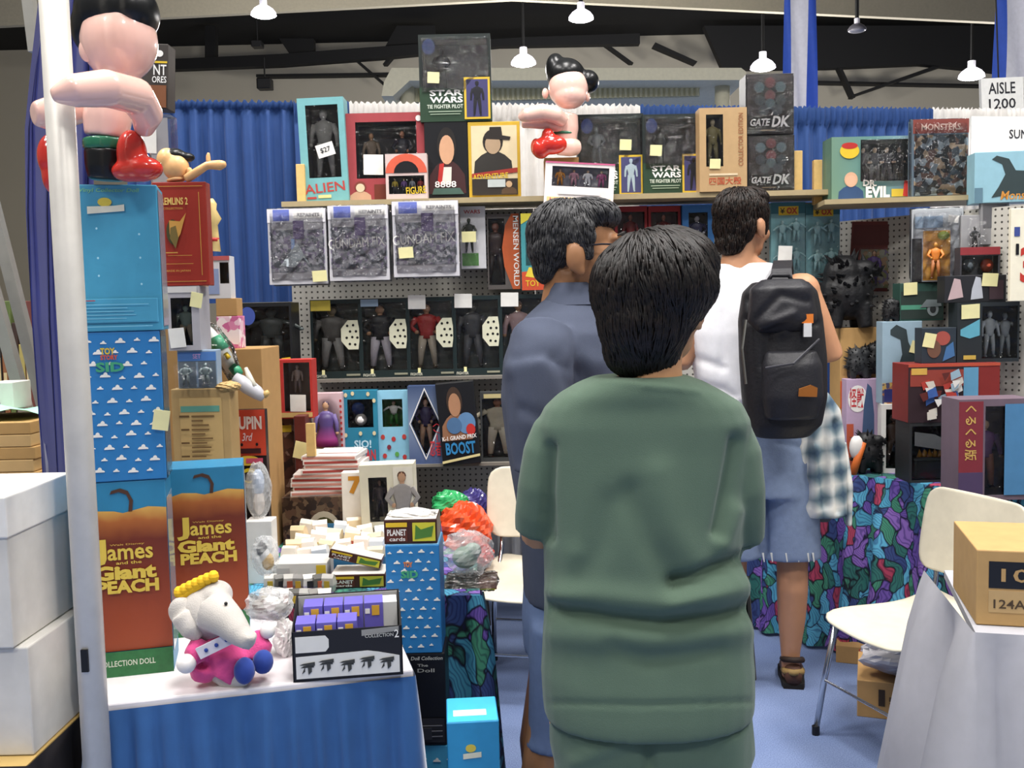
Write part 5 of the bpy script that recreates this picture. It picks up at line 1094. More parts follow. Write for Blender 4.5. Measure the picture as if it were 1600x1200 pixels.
# crumpled clear bags
def crumple(name, lab, px, Y, mat, seed=0, z=None, cat='bag', amp=.3, inner=None, depth=None):
    x0, y0, x1, y1 = px; c = P((x0 + x1) / 2, (y0 + y1) / 2, Y); rx, rz = (x1 - x0) * Y / F / 2, (y1 - y0) * Y / F / 2; ry = depth or min(rx, rz) * .9; rr = random.Random(seed)
    r = empty(name, (c.x, Y, c.z - rz if z is None else z)); tag(r, lab, cat)
    ph = [(rr.uniform(2, 6), rr.uniform(2, 6), rr.uniform(2, 6), rr.uniform(0, 6)) for _ in range(6)]; vs = []; n, k = 34, 20
    b = MB(); rings = []
    for i in range(1, k):
        a = math.pi * i / k; rg = []
        for j in range(n):
            t = 2 * math.pi * j / n; d_ = Vector((math.sin(a) * math.cos(t), math.sin(a) * math.sin(t), -math.cos(a)))
            q = 1 + amp * sum(abs(math.sin(p[0] * d_.x + p[1] * d_.y + p[2] * d_.z + p[3])) - .6 for p in ph) / 3 + rr.uniform(-.03, .03)
            rg.append(Vector((rx * d_.x * q, ry * d_.y * q, max(0, rz + rz * d_.z * q))))
        rings.append(rg)
    b.loft(rings).build('bag_skin', mat, r)
    if inner:
        for i, (u, v, sc, col) in enumerate(inner): MB().ell((u * rx, 0, rz * (1 + v)), (rx * sc, ry * sc, rz * sc), 0, 12, 8).build('wrapped_toy', M(col), r, True)
    return r
FOIL = M('#d6d4cf', .18, metal=.55, noise=.2, nscale=40)
crumple('clear_bag', 'crinkled clear bag holding a silver toy behind the plush elephant', (384, 918, 458, 972), 2.02, HAZE, 1, inner=[(-.4, 0, .35, '#6a6258'), (.1, .1, .4, '#e6e6e2'), (.5, -.2, .3, '#8a8a86')], amp=.25, depth=.04)
crumple('paper_bag', 'white crumpled paper beside the display carton', (428, 965, 464, 1032), 2.02, M('#eceae8', .5), 2, amp=.25, depth=.03)
crumple('clear_bag', 'clear bag with a pale green toy on the floral table', (690, 850, 772, 922), 2.6, HAZE, 3, z=TZ, inner=[(-.1, -.2, .5, '#7f9a86'), (.2, .1, .35, '#9ab0a0')], amp=.2)
crumple('plastic_bag', 'bright orange plastic bag bulging under the pegboard', (682, 786, 768, 872), 3.92, M('#d4481f', .25, noise=.2, coat=.5), 4, amp=.3, depth=.1)
crumple('plastic_bag', 'green plastic bag tucked above the orange bag', (676, 766, 730, 808), 4.02, M('#2c9a58', .25, coat=.5), 5, amp=.3, depth=.05)
crumple('plastic_bag', 'shiny navy plastic bag above the orange bag', (716, 764, 764, 818), 4.08, M('#3a3470', .2, coat=.7), 6, amp=.35, depth=.05)
crumple('plastic_bag', 'red plastic bag below the orange bag by the white chair', (716, 846, 772, 884), 3.86, M('#b3261c', .25, coat=.5), 7, amp=.3, depth=.06)
crumple('clear_bag', 'tall crinkled clear bag with a pale blue toy beside the fruit-printed box', (384, 722, 424, 812), 2.6, HAZE, 8, inner=[(0, .3, .5, '#a9b9d2'), (0, -.4, .45, '#d9cfc6')], amp=.15, depth=.03)
crumple('clear_bag', 'crinkled clear bag with black and yellow toys in front of the tray', (392, 836, 436, 900), 2.4, HAZE, 9, inner=[(-.2, .3, .4, '#3a3836'), (.2, -.3, .45, '#c9a24a'), (0, 0, .4, '#dcdcdc')], amp=.15, depth=.03)
# flats under the loose bags so that they rest on something
for lab, px, Y, hgt in (('flat white parcel under the tall clear bag', (384, 812, 428, 818), 2.58, None),):
    z = P(400, 812, Y).z; b0 = empty('white_parcel', (P(406, 812, Y).x, Y - .02, TZ)); tag(b0, lab, 'box'); MB().box(-.035, .035, 0, .06, 0, z - TZ).build('box_body', M('#dcd9d4'), b0, bevel=.002)

# cloud box stack at the table corner
def solid(name, lab, px, Y, dep, z, mat, yaw=0, cat='toy box', tilt=0, group=None):
    k = Pack(name, lab, cat, px, Y, dep, yaw=yaw, z=z, tilt=tilt, group=group); k.body(mat); return k
xs = P(668, 1100, 2.12).x
k = solid('doll_box', 'light blue doll box with clouds at the foot of the corner stack', (655, 1165, 716, 1400), 2.26, .13, 0.0, M('#4aa3c8', .4), 0); k.clouds(M('#e8e6df'), 3, 9, 4); zz = k.h
k = solid('doll_box', 'tall black doll box with small white lettering under the cloud-printed box', (632, 1021, 700, 1166), 2.26, .12, zz + .001, M('#141317', .35), 0); k.text('Doll Collection', .2, .93, .95, .97, M('#b9b9b4'), shear=.2); k.text('The', .35, .86, .6, .89, M('#a9a9a4')); k.text('Doll', .35, .8, .75, .84, M('#a9a9a4')); k.panel(.35, .04, .95, .3, M('#2a292e')); k.tagp(.5, .14, .03, .03, M('#3a393e')); zz += .001 + k.h
for i in range(3): k.panel(.4, .1 + .06 * i, .9, .11 + .06 * i, M('#77767a'), 'printed_line')
k = solid('doll_box', 'blue doll box with white clouds standing on the corner stack by the floral table', (606, 852, 692, 1021), 2.26, .13, zz + .001, M('#2b77b4', .4), 0); k.clouds(M('#e8e6df'), 5, 11, 2); k.text('TOY', .33, .8, .5, .85, M('#d0782a'), bold=.05); k.text('SID', .28, .7, .6, .77, M('#3f9a72'), bold=.05); k.topp(M('#7ab4d8', .3)); zz += .001 + k.h
def planet(px, Y, lab, z, yaw=0, tilt=0, dep=.1):
    k = Pack('card_box', lab, 'card box', px, Y, dep, yaw=yaw, z=z, tilt=tilt); k.body(M('#43251f', .35)); k.panel(.04, .1, .44, .66, M('#5a2a20')); k.text('PLANET', .06, .36, .42, .62, WHT, bold=.03); k.text('cards', .1, .14, .4, .3, WHT); k.panel(.54, .12, .97, .88, M('#c9c43a')); k.poly([(.58, .2), (.9, .3), (.94, .75), (.7, .6), (.6, .8)], M('#4a7a34')); k.panel(.04, .72, .44, .9, YEL); k.topp(M('#e6e3dc', .3)); return k
planet((600, 812, 684, 850), 2.27, 'brown card box with a yellow panel sitting on top of the corner stack', zz + .001, dep=.11)
crumple('foil_pack', 'white foil packs on top of the brown card box', (606, 794, 680, 812), 2.32, M('#e6e3df', .25, coat=.5), 11, amp=.2, cat='packet', depth=.035)
k = planet((516, 898, 604, 938), 2.50, 'brown card box with a yellow panel lying flat by the display carton', TZ, dep=.1); zp = TZ + k.h
planet((512, 866, 596, 898), 2.53, 'brown card box with a yellow panel tipped on the flat one', zp + .022, tilt=14, dep=.06)
k = planet((692, 922, 778, 956), 2.47, 'wide brown card box wrapped in clear film on the floral table', TZ, dep=.16); k.bag(.006)
# light blue box in front
k = solid('doll_box', 'bright blue gift box with a white top mark near the floor', (702, 1128, 786, 1330), 2.0, .13, None, M('#2f93c8', .4), 4); k.topp(M('#4cc0e0', .3)); q = MB().box(-.04, .03, .03, .06, k.h + .001, k.h + .0018).build('top_mark', M('#e8e8de'), k.r); k.disc(.45, .8, .1, .03, M('#d3c04c')); k.poly([(.3, .72), (.65, .73), (.65, .77), (.3, .76)], M('#d9d9c4'))
k2 = Pack('carton', 'brown carton under the bright blue gift box', 'carton', (700, 1330, 790, 1400), 1.99, .15, z=0); k2.h = k.r.location.z; k2.body(CARD, 'carton_body')

# ================================================================== LEFT SIDE STACK (on the floral table)
k = solid('flat_carton', 'tan carton printed with brown text and a teal bar beside the cloud box', (282, 607, 374, 940), 2.54, .08, TZ, M('#a98d5e', .7)); k.panel(.14, .05, .86, .955, M('#b79a66')); k.panel(.16, .885, .82, .915, M('#5a9484')); ZT = TZ + k.h
for i in range(26):
    v = .86 - i * .022; k.panel(.16 if i % 5 else .13, v, .3, v + .009, M('#5c4426'), 'printed_line') if i % 3 == 0 else None; k.panel(.34, v, .5 + .26 * rnd.random(), v + .008, M('#6b5230'), 'printed_line')
crumple('paper_bag', 'rumpled tan paper lying on the tan carton', (338, 596, 376, 612), 2.56, M('#b89a68', .8), 21, amp=.2, depth=.03)
k = Pack('carded_figure', 'twin clear blister with a blue header standing on the tan carton', 'toy pack', (279, 547, 341, 607), 2.55, .04, z=ZT); k.body(M('#8fa3b8'), 'backing_card'); k.panel(.02, .72, .98, .95, M('#4c78b8'), 'header_card'); k.text('SET', .4, .78, .6, .9, M('#c9a0d0'))
for u in (.25, .75): k.panel(u - .22, .04, u + .22, .7, M('#55606a')); k.fig(u, .06, .6, ('#7a8a8a', '#5a6668', '#6a787a', '#5c6668', '#444c4e'), 1, y=-.015, wide=1.3)
k.film(.02, .02, .98, .7, mat=BAG, y=-.035, name='blister'); ZG = ZT + k.h
k = Pack('figure_box', 'grey framed window box with a green doll below the red book-shaped box', 'toy box', (264, 447, 314, 547), 2.54, .09, z=ZG); k.winbody(M('#a4a2a8'), VOID, (.12, .08, .76, .82)); k.fig(.4, .1, .6, ('#93a68e', '#6f8070', '#8ca08c', '#c2b08a', '#6a6a5a'), 0, wide=1.5); k.panel(.05, .9, .95, .99, M('#c9c7c4')); k.tagp(.95, .78, .03, .038, NOTE, 12); k.tagp(.3, .2, .04, .05, PAPER, -4, y=-.006); ZR = ZG + k.h
k = Pack('book_box', 'red book-shaped box with gold border and gold lettering', 'toy box', (246, 284, 327, 441), 2.55, .05, z=ZR + .001, yaw=4); k.body(M('#8d2a1e', .4)); GO = M('#b98a42', .4)
for a in ((.06, .04, .94, .046), (.06, .955, .94, .961), (.86, .1, .872, .9), (.06, .1, .072, .9)): k.panel(*a, GO, 'gold_border')
k.text('GREMLINS 2', .0 + .08, .78, .66, .85, M('#d6b765'), bold=.02); k.text('COLLECTION', .2, .735, .56, .755, GO); k.disc(.36, .52, .12, .12, M('#3a3a1c')); k.poly([(.38, .4), (.5, .5), (.62, .7), (.5, .62), (.3, .63), (.3, .5)], GO, 'gold_emblem'); k.poly([(.3, .46), (.4, .36), (.46, .46), (.42, .58), (.32, .56)], M('#6a5a2c')); k.panel(.25, .29, .7, .295, GO); k.panel(.15, .21, .72, .215, GO); k.text('MADE IN JAPAN', .2, .13, .66, .155, GO); k.panel(.16, .315, .44, .325, GO)
ZTOP = ZR + k.h
# tall carton with narrow case behind the inflatable doll
k = Pack('figure_box', 'narrow dark box with white lettering behind the inflatable doll', 'toy box', (222, 68, 262, 170), 2.76, .06, tilt=3); k.body(M('#3a3430')); k.disc(.68, .85, .14, .05, WHT); k.text('NT', .45, .52, .95, .68, WHT); k.text('ORES', .4, .4, .95, .5, WHT); k.panel(.3, .7, .98, .73, YEL); k.panel(.2, .02, .95, .36, M('#7a4a2c')); HZ = k.r.location.z
k = Pack('clear_case', 'empty clear plastic case behind the inflatable doll', 'case', (236, 172, 270, 290), 2.69, .06, tilt=0); k.body(film_mat('case', .12, .15, .2, 20, (.9, .9, .92, 1)), 'case_shell'); k.panel(.1, .1, .9, .95, M('#8d8c90')); k.tagp(.0, .65, .045, .065, PAPER, 4); k.r.location.z = ZTOP - .0
# carton rising behind to carry the case
k2 = Pack('carton', 'tall brown carton standing behind the red book-shaped box', 'carton', (232, 284, 330, 960), 2.66, .12, z=TZ); k2.h = ZTOP - TZ; k2.body(CARD, 'carton_body'); 
# second tier
k = solid('carton', 'plain brown carton supporting the small boxes by the blue drape', (338, 545, 424, 900), 2.86, .22, TZ, CARD); ZC = TZ + k.h
k = solid('figure_box', 'pink and white patterned box beside the clear green rocket bag', (340, 494, 376, 545), 2.9, .06, ZC, mottled_mat('pink_print', ['#d98ab0', '#e8c6d4', '#c86a9a', '#f0e4e8'], 45)); z_ = ZC + k.h
k = solid('small_carton', 'small brown carton on the pink patterned box', (338, 466, 371, 494), 2.9, .06, z_, CARD); z_ += k.h
k = Pack('clear_case', 'small clear case with a red lid and a blue toy on the small brown carton', 'case', (326, 400, 361, 466), 2.9, .05, z=z_); k.winbody(M('#cfcfd2'), M('#5a5a58'), (.55, .35, .95, .85)); k.panel(.02, .1, .5, .7, M('#8a9ac0')); k.panel(.0, .9, 1, 1, M('#b85a5a'))
k = Pack('statuette', 'slim cream and yellow statuette on top of the clear case', 'statuette', (322, 318, 348, 400), 2.95, .04); b = MB(); s_ = k.h
b.tube([(0, 0, 0), (.004, 0, s_ * .3), (-.002, 0, s_ * .5), (.006, 0, s_ * .62), (0, 0, s_ * .78), (0, 0, s_ * .9), (0, 0, s_)], [.02, .012, .016, .02, .012, .014, .004], 10); b.build('figure', M('#d9bf7e', .5), k.r, True); MB().tube([(0, 0, s_ * .18), (0, 0, s_ * .25)], .017, 10).build('red_sash', RED, k.r, True); k.r.location.z = z_ + .0 + .14
# green rocket in a clear bag, silver robot
def toyline(name, lab, pts, Y, parts, cat='toy'):
    a = P(*pts[0], Y); r = empty(name, a); tag(r, lab, cat); inv = Matrix.Translation(-a)
    for nm, seq, mt in parts:
        o = MB().tube([P(x, y, Y + dy) for x, y, dy, _ in seq], [w_ * Y / F for *_, w_ in seq], 10).build(nm, mt, r, True); o.matrix_parent_inverse = inv
toyline('toy_rocket', 'white and green toy rocket in clear wrap leaning by the pink box', [(385, 588)], 2.75, [('body', [(316, 504, 0, 4), (326, 520, 0, 10), (340, 540, 0, 13), (352, 558, 0, 12), (362, 580, 0, 9)], M('#d9dcd6', .25)), ('band', [(334, 528, -.003, 12), (346, 548, -.003, 14)], M('#4fae86', .3)), ('nose_ball', [(362, 572, -.01, 7), (370, 580, -.01, 9), (376, 586, -.01, 6)], M('#3f9a72', .3)), ('clear_wrap', [(312, 500, -.004, 6), (330, 520, -.004, 16), (350, 550, -.004, 18), (368, 590, -.004, 12)], BAG), ('yellow_tag', [(352, 552, -.025, 4), (358, 560, -.025, 4)], YEL)])
toyline('toy_robot', 'pale grey toy robot lying tilted above the red and black card', [(425, 620)], 2.66, [('body', [(366, 590, 0, 9), (385, 602, 0, 13), (402, 614, 0, 11), (412, 622, 0, 7)], M('#c4c4ca', .3)), ('arm', [(384, 575, .01, 3), (390, 590, 0, 5), (398, 604, -.01, 4)], M('#d6d2c2', .4)), ('foot', [(412, 618, 0, 6), (420, 612, 0, 4)], M('#c9a96a', .4))])
k = Pack('carded_toy', 'orange-red and black card with white lettering above a yellow swirl', 'toy card', (372, 640, 425, 905), 2.68, .03, z=TZ); k.body(M('#1a1214', .4), 'backing_card'); k.panel(0, .72, 1, 1, M('#c8432a')); k.text('LUPIN', .08, .88, .9, .96, M('#ecd9cc'), bold=.04); k.text('3rd', .3, .81, .62, .86, M('#ddc8c8'), shear=.3); k.panel(.25, .735, .85, .765, M('#3a1418')); k.disc(.45, .69, .36, .03, M('#d9b43a')); k.panel(.4, .675, .9, .705, M('#c8506a')); k.disc(.5, .6, .3, .045, M('#d9c032')); k.disc(.46, .595, .18, .028, M('#1a1214'))
k.disc(.3, .79, .04, .01, DK); k.disc(.75, .79, .04, .01, DK)
k = solid('film_box', 'brown box printed with rows of dark photographs below the red-framed case', (428, 652, 466, 834), 3.2, .1, TZ, mottled_mat('photo_print', ['#4a2a20', '#6a4232', '#2a1814', '#8a6a5a', '#5a3a2c'], 45)); zf = TZ + k.h; k.panel(.5, .87, .9, .93, YEL)
k = Pack('figure_box', 'red-framed clear case with a white figure and a white price tag', 'toy box', (430, 562, 490, 652), 3.16, .08, z=zf); k.winbody(M('#b5332e'), M('#8c7f7e'), (.26, .12, .94, .95)); k.fig(.55, .4, .5, ('#d0c6c4', '#a8a0a0', '#c8bcbc', '#b0a4a6', '#8a8082'), 0); k.tagp(.62, .26, .05, .055, PAPER, 2); k.panel(.1, .02, .98, .1, M('#c9a86a'))
for i in range(3): k.disc(.1, .3 + .25 * i, .07, .07, M('#d9cfca'), n=10)
k = solid('thin_box', 'slim maroon box with two yellow notes next to the film box', (466, 650, 484, 834), 3.1, .1, TZ, M('#5a2420', .4)); k.tagp(.5, .72, .04, .055, NOTE, 14); k.tagp(.6, .42, .04, .035, NOTE, 12)
# stack of white and red cases on a patterned box
k = solid('patterned_box', 'dark brown patterned box with a round emblem under the stack of cases', (441, 776, 568, 834), 2.98, .25, TZ, mottled_mat('brown_print', ['#3a2a20', '#5a4232', '#2a1c16', '#6a5540'], 60)); k.disc(.52, .32, .2, .38, M('#cfc4ac')); k.disc(.52, .28, .15, .3, M('#4a4a22')); zc = TZ + k.h; cx_ = k.r.location.x
for i in range(9):
    yaw = rnd.uniform(-7, 7); dx = rnd.uniform(-.012, .012); b0 = empty('disc_case', (cx_ + .02 + dx + (.012 if i > 4 else 0), 3.0, zc + i * .0135), (0, 0, R(yaw))); tag(b0, 'thin white and red case in the pile on the patterned box', 'case', 'pile of thin cases')
    hw = .115 - (.0 if i < 5 else .03); MB().box(-hw, hw, 0, .16, 0, .013).build('case_body', M('#e4ddd8', .3), b0); MB().box(-hw + .004, hw - .004, -.0008, 0, .003, .010).build('red_spine', M('#a8433c' if i % 2 else '#c88a7c'), b0)
zc += 9 * .0135
k = solid('white_box', 'white flat box on top of the pile of thin cases', (498, 706, 562, 742), 3.05, .1, zc, M('#ece7e2', .4)); k.panel(.05, .1, .95, .3, M('#d9a0a0'))
o = MB().box(-.013, .013, 0, .02, 0, .1).build('wooden_peg', WOOD); o.location = (P(489, 735, 3.02).x, 3.0, zc - .035); tag(o, 'short pale wooden peg beside the pile of cases', 'peg'); o.location.z = zc
k = solid('numbered_box', 'white box with an orange numeral behind the cream window box', (536, 738, 572, 834), 2.92, .04, TZ, M('#ece6dc', .4)); k.text('7', .3, .72, .9, .95, M('#c98a2a'), bold=.05)
k = Pack('figure_box', 'cream window box with a dark doll and a printed person in a jacket', 'toy box', (566, 726, 652, 836), 2.86, .08, z=TZ, tilt=-1); k.winbody(M('#d6d0b8'), M('#3c3438'), (.16, .36, .5, .86)); k.fig(.33, .37, .44, ('#a07a68', '#3a2a2a', '#5a4a52', '#3a3440', '#222024'), 0); k.panel(.62, .02, .98, .97, M('#e2dcca')); o = k.fig(.78, .06, .86, ('#b08a6c', '#4a2c1c', '#8f8a86', '#3f5a72', '#4a3a2c'), 1, name='raised_portrait', y=-.004); o.scale.y = .02; k.text('THE FUTURE', .12, .2, .56, .3, M('#4a4234')); k.panel(.08, .02, .58, .15, M('#9a7a92'))
# tray with small packets
p = P(518, 905, 2.62); r = empty('packet_tray', (p.x, 2.64, TZ)); tag(r, 'shallow blue-edged tray filled with small cream packets', 'tray'); W2, D2, H2 = .15, .3, .045
b = MB(); b.box(-W2, W2, 0, D2, 0, .004); b.box(-W2, W2, 0, .004, 0, H2); b.box(-W2, W2, D2 - .004, D2, 0, H2 + .03); b.box(-W2, -W2 + .004, 0, D2, 0, H2); b.box(W2 - .004, W2, 0, D2, 0, H2); b.build('tray_body', M('#3f7ea8', .5), r)
cols = ['#ece4d6', '#e8d9b8', '#f0ece6', '#e6cfa6', '#dfe6ee', '#efe2d4']
for i in range(6):
    for j in range(5):
        b0 = empty('cream_packet', (p.x - W2 + .028 + i * .048, 2.64 + .03 + j * .055, TZ + .005), (R(rnd.uniform(-14, 14)), R(rnd.uniform(-12, 12)), R(rnd.uniform(-20, 20)))); tag(b0, 'small cream packet standing in the blue-edged tray', 'packet', 'cream packets in the tray'); c = cols[(i * 5 + j * 3) % 6]; hh = .062 + .012 * rnd.random() + .006 * j
        MB().loft([[(a * x, d_ * y, z * hh) for x, y in ((-1, -1), (1, -1), (1, 1), (-1, 1))] for z, a, d_ in ((0, .018, .010), (.1, .021, .016), (.5, .022, .019), (.9, .021, .012), (1, .022, .003))]).build('packet_body', M(c, .35, coat=.3), b0); MB().box(-.012, .012, -.0205, -.0195, hh * .35, hh * .65).build('printed_mark', M(['#c9823a', '#b0523c', '#5a7ab0', '#c9b03a'][(i + j) % 4]), b0)
# loose small toys and boxes in front of the tray
for i in range(7):
    for j in range(2):
        x = 418 + i * 15 + j * 6; p = PZ(x, 948 - j * 24, TZ); b0 = empty('clear_toy_packet', (p.x, p.y, TZ), (0, 0, R(rnd.uniform(-30, 30)))); tag(b0, 'small clear packet with a grey and yellow toy in front of the tray', 'packet', 'loose clear packets'); MB().loft([[(a * x_, d_ * y_, z) for x_, y_ in ((-1, -1), (1, -1), (1, 1), (-1, 1))] for z, a, d_ in ((0, .014, .009), (.018, .017, .012), (.036, .015, .010), (.045, .016, .002))]).build('packet_body', M(['#b9b6b0', '#8a8782', '#d6d3cc', '#5a5853'][(i + 2 * j) % 4], .25, coat=.4), b0); MB().box(-.007, .007, -.0135, -.0125, .012, .03).build('toy', M(['#c9a83a', '#2a2a2c', '#b0593c'][i % 3]), b0)
k = solid('white_box', 'white flat box with a yellow corner beside the tray', (428, 880, 512, 905), 2.53, .1, TZ, M('#d9d6d0', .4)); k.panel(.8, .3, .98, .9, YEL); k.panel(.05, .3, .3, .8, M('#b9b6b2'))

# ================================================================== RIGHT SIDE DISPLAY
for lab, x0, tg in (('teal blister pack with a yellow sign and a white price tag', 1205, True), ('teal blister pack with a yellow sign and no price tag', 1259, False)):
    k = Pack('blister_pack', lab, 'toy pack', (x0, 316 if tg else 318, x0 + 53, 442), 4.34, .03); k.body(M('#6f9ca2'), 'backing_card'); k.panel(.0, .86, 1, 1, M('#2f6470'), 'header_card'); k.panel(.22, .84, .8, .95, M('#d9b52c'), 'yellow_sign'); k.text('OX', .45, .855, .77, .935, M('#b8432a'), bold=.05); k.text('¥', .26, .86, .4, .93, DK)
    for u, v in ((.3, .55), (.7, .58), (.3, .2), (.7, .22)): k.fig(u, v - .08, .3, ('#a3c4c6', '#7fa0a6', '#94bcc0', '#86b0b6', '#5c858c'), 2, y=-.02, wide=1.2)
    k.film(.04, .04, .96, .82, mat=BAG, y=-.045, name='blister')
    if tg: k.tagp(.32, .36, .06, .065, PAPER, 2, y=-.05)
k = Pack('framed_card', 'dark red framed card with a purple figure on the white pegboard', 'toy card', (1330, 346, 1396, 455), 4.34, .03, yaw=-24, tilt=3); k.body(M('#6a2c26'), 'backing_card'); k.panel(.22, .05, .97, .6, mottled_mat('scene_print', ['#6a6a3a', '#8a6a4a', '#5a4a6a', '#7a7a6a'], 60)); k.fig(.5, .08, .5, ('#b08a6a', '#2a2030', '#5a4080', '#4a3a6a', '#2a2430'), 0, y=-.015); k.film(.2, .04, .98, .62, mat=BAG, y=-.035, name='blister'); k.panel(.05, .66, .95, .95, M('#5a2420'))
# villain box on the right shelf
k = Pack('figure_box', 'wide green and blue window box with a printed person and white lettering', 'toy box', (1300, 213, 1424, 313), 4.18, .12, z=SHR); k.winbody(grad_mat('villain_box', [(0, '#6a8a76'), (.5, '#5e8a86'), (1, '#86a4ae')], 0, -.17, .17), VOID, (.36, .3, .97, .95)); 
for u, c in ((.45, '#3a3a3c'), (.6, '#5a5a5e'), (.75, '#4a4a50'), (.9, '#303236')): k.fig(u, .31, .55, ('#b89a80', '#222222', c, c, '#1a1a1a'), 1, wide=1.2)
k.bust(.08, .03, .4, .45, '#d3a98c', '#cfa486', '#2f4a72'); k.disc(.22, .78, .12, .12, YEL); k.disc(.22, .86, .1, .05, RED); k.text('DR.', .38, .22, .55, .32, WHT, slope=-2, bold=.04); k.text('EVIL', .42, .04, .72, .22, WHT, bold=.05); k.panel(.74, .05, .92, .17, M('#cdb23a')); k.side(M('#5a7a68'), 0, 1, 'side_panel', -1); k.film(.36, .28, .98, .97, mat=BAG, y=-.012, name='shrink_wrap'); k.poly([(.88, .06), (1, .03), (1, .28), (.9, .3)], M('#c03a34'))
k = Pack('clear_toy_bag', 'crinkled clear bag of black and silver toys under a dark red header', 'toy pack', (1426, 186, 1512, 313), 4.12, .05, z=SHR); k.body(M('#5a6a78'), 'backing_card'); k.panel(0, .82, 1, 1, M('#7a3a32'), 'header_card'); k.text('MONSTERS', .15, .86, .85, .94, M('#c9b0a0')); k.panel(.02, .03, .98, .8, mottled_mat('parts_print', ['#1c2026', '#3a4650', '#8a98a0', '#5a4038', '#22282c', '#a08a70'], 45)); k.bag(.012)
k = Pack('monster_box', 'pale blue box printed with a dark dinosaur and orange lettering', 'toy box', (1526, 236, 1625, 316), 3.95, .1, z=None, yaw=-8); k.body(M('#8cb6c4')); k.poly([(.25, .1), (.5, .15), (.8, .1), (1, .4), (1, .75), (.8, .6), (.6, .62), (.5, .85), (.32, .92), (.25, .85), (.4, .75), (.45, .55), (.35, .3)], M('#2e3c3e'), 'printed_dinosaur'); k.text('Monster', .38, .05, .95, .22, M('#c98a3c'), shear=.2); k.panel(0, 0, .12, .3, M('#5a7a8a'))
k2 = Pack('grey_card', 'plain grey hanging card below the pale blue dinosaur box', 'card', (1532, 316, 1576, 382), 3.97, .02); k2.body(M('#8a8a8c'), 'card_body'); k2.panel(.08, .4, .9, .95, M('#5c5c60'))
k2 = Pack('price_board', 'cream board with a red numeral at the end of the right display', 'sign', (1578, 325, 1640, 470), 3.75, .02); k2.body(M('#e9e3cd'), 'board'); k2.text('3', .24, .2, .5, .58, M('#b8342a'), bold=.03); k2.panel(.08, .7, .22, .8, M('#3a4a8a')); k2.text('1', .12, .5, .2, .62, DK)
k = Pack('figure_box', 'clear box with an orange-yellow figure hanging on the white pegboard', 'toy pack', (1428, 326, 1500, 440), 4.02, .05, yaw=-14); k.body(M('#a9aeb2'), 'backing_card'); k.panel(.0, .0, .2, .6, DK); k.panel(.22, .02, .75, .7, M('#d39a3c')); k.disc(.62, .63, .12, .06, M('#8a9a3a')); k.fig(.45, .04, .5, ('#b8843a', '#7a4a2a', '#c9762e', '#a8683a', '#5a4030'), 1, y=-.02); k.panel(.05, .74, .6, .9, M('#8fa4b8')); k.bag(.012); k.tagp(.8, .85, .04, .03, PAPER, 8)
k = Pack('carded_figure', 'grey card with a small dark figure between clear box and grey card', 'toy pack', (1502, 336, 1536, 398), 3.98, .03); k.body(M('#9a9a9c'), 'backing_card'); k.fig(.5, .1, .6, ('#3a3a3a', '#2a2a2a', '#33363a', '#2a2a2e', '#1a1a1a'), 1, y=-.02); k.film(.05, .05, .95, .9, mat=BAG, y=-.04, name='blister')
k = Pack('twin_pack', 'dark pack with two round-headed toys under a red header', 'toy pack', (1500, 386, 1562, 434), 3.92, .05); k.winbody(M('#3a3a40'), M('#5a6068'), (.04, .1, .96, .72)); k.panel(0, .75, 1, 1, M('#8a3036'), 'header_card')
for u, c in ((.27, '#4a5258'), (.73, '#b04a32')): MB().ell((k.X(u), .02, k.Z(.4)), (.025, .02, .028), 0, 12, 8).build('toy', M(c), k.r, True)
zrb = P(1490, 568, 3.8).z
# front boxes on the table
k = Pack('diorama_box', 'dark diorama box with a small stone fireplace and yellow flames', 'toy box', (1420, 660, 1500, 758), 3.78, .14, z=TZ); k.winbody(M('#26282a'), M('#1a1c1e'), (.05, .04, .97, .94)); MB().box(k.X(.14), k.X(.8), .01, .07, k.Z(.05), k.Z(.38)).build('hearth', M('#3f4644', .6), k.r, bevel=.008); MB().box(k.X(.1), k.X(.84), .005, .075, k.Z(.36), k.Z(.41)).build('hearth_lid', M('#5a625f', .5), k.r, bevel=.004)
for i in range(5): MB().tube([(k.X(.25 + .1 * i), .03, k.Z(.4)), (k.X(.27 + .1 * i), .03, k.Z(.46 + .03 * (i % 2))), (k.X(.26 + .1 * i), .03, k.Z(.54))], [.010, .009, .001], 6).build('flame', M('#d99a22', .4), k.r, True)
k.poly([(.1, .62), (.9, .5), (.95, .6), (.5, .8), (.1, .85)], M('#4a4c4e')); ztop = TZ + k.h
k = Pack('robot_box', 'large red-trimmed box with a collage of red, white and blue robots', 'toy box', (1418, 568, 1562, 660), 3.78, .16, z=ztop); k.body(M('#7c2420')); k.panel(0, .0, .68, 1, M('#2c1c22')); k.panel(0, .95, 1, 1, M('#b04a34')); k.panel(.02, .62, .68, .9, M('#8a3a30')); k.panel(.6, .05, .76, .93, M('#5a90b0')); k.panel(.03, .82, .2, .93, M('#c9a04a'))
for i in range(34):
    u, v = .12 + .42 * rnd.random(), .14 + .68 * rnd.random(); k.poly([(u + rnd.uniform(-.05, .05), v + rnd.uniform(-.07, .07)) for _ in range(4)] if False else [(u - .05 * rnd.random(), v - .1), (u + .05 * rnd.random() + .02, v - .08 * rnd.random()), (u + .04, v + .08 * rnd.random() + .02), (u - .05, v + .03)], M(['#d9d6d2', '#a83a32', '#3a5a9a', '#c9c2b8', '#8fa8b8', '#5a2420'][i % 6]))
ztop2 = ztop + k.h
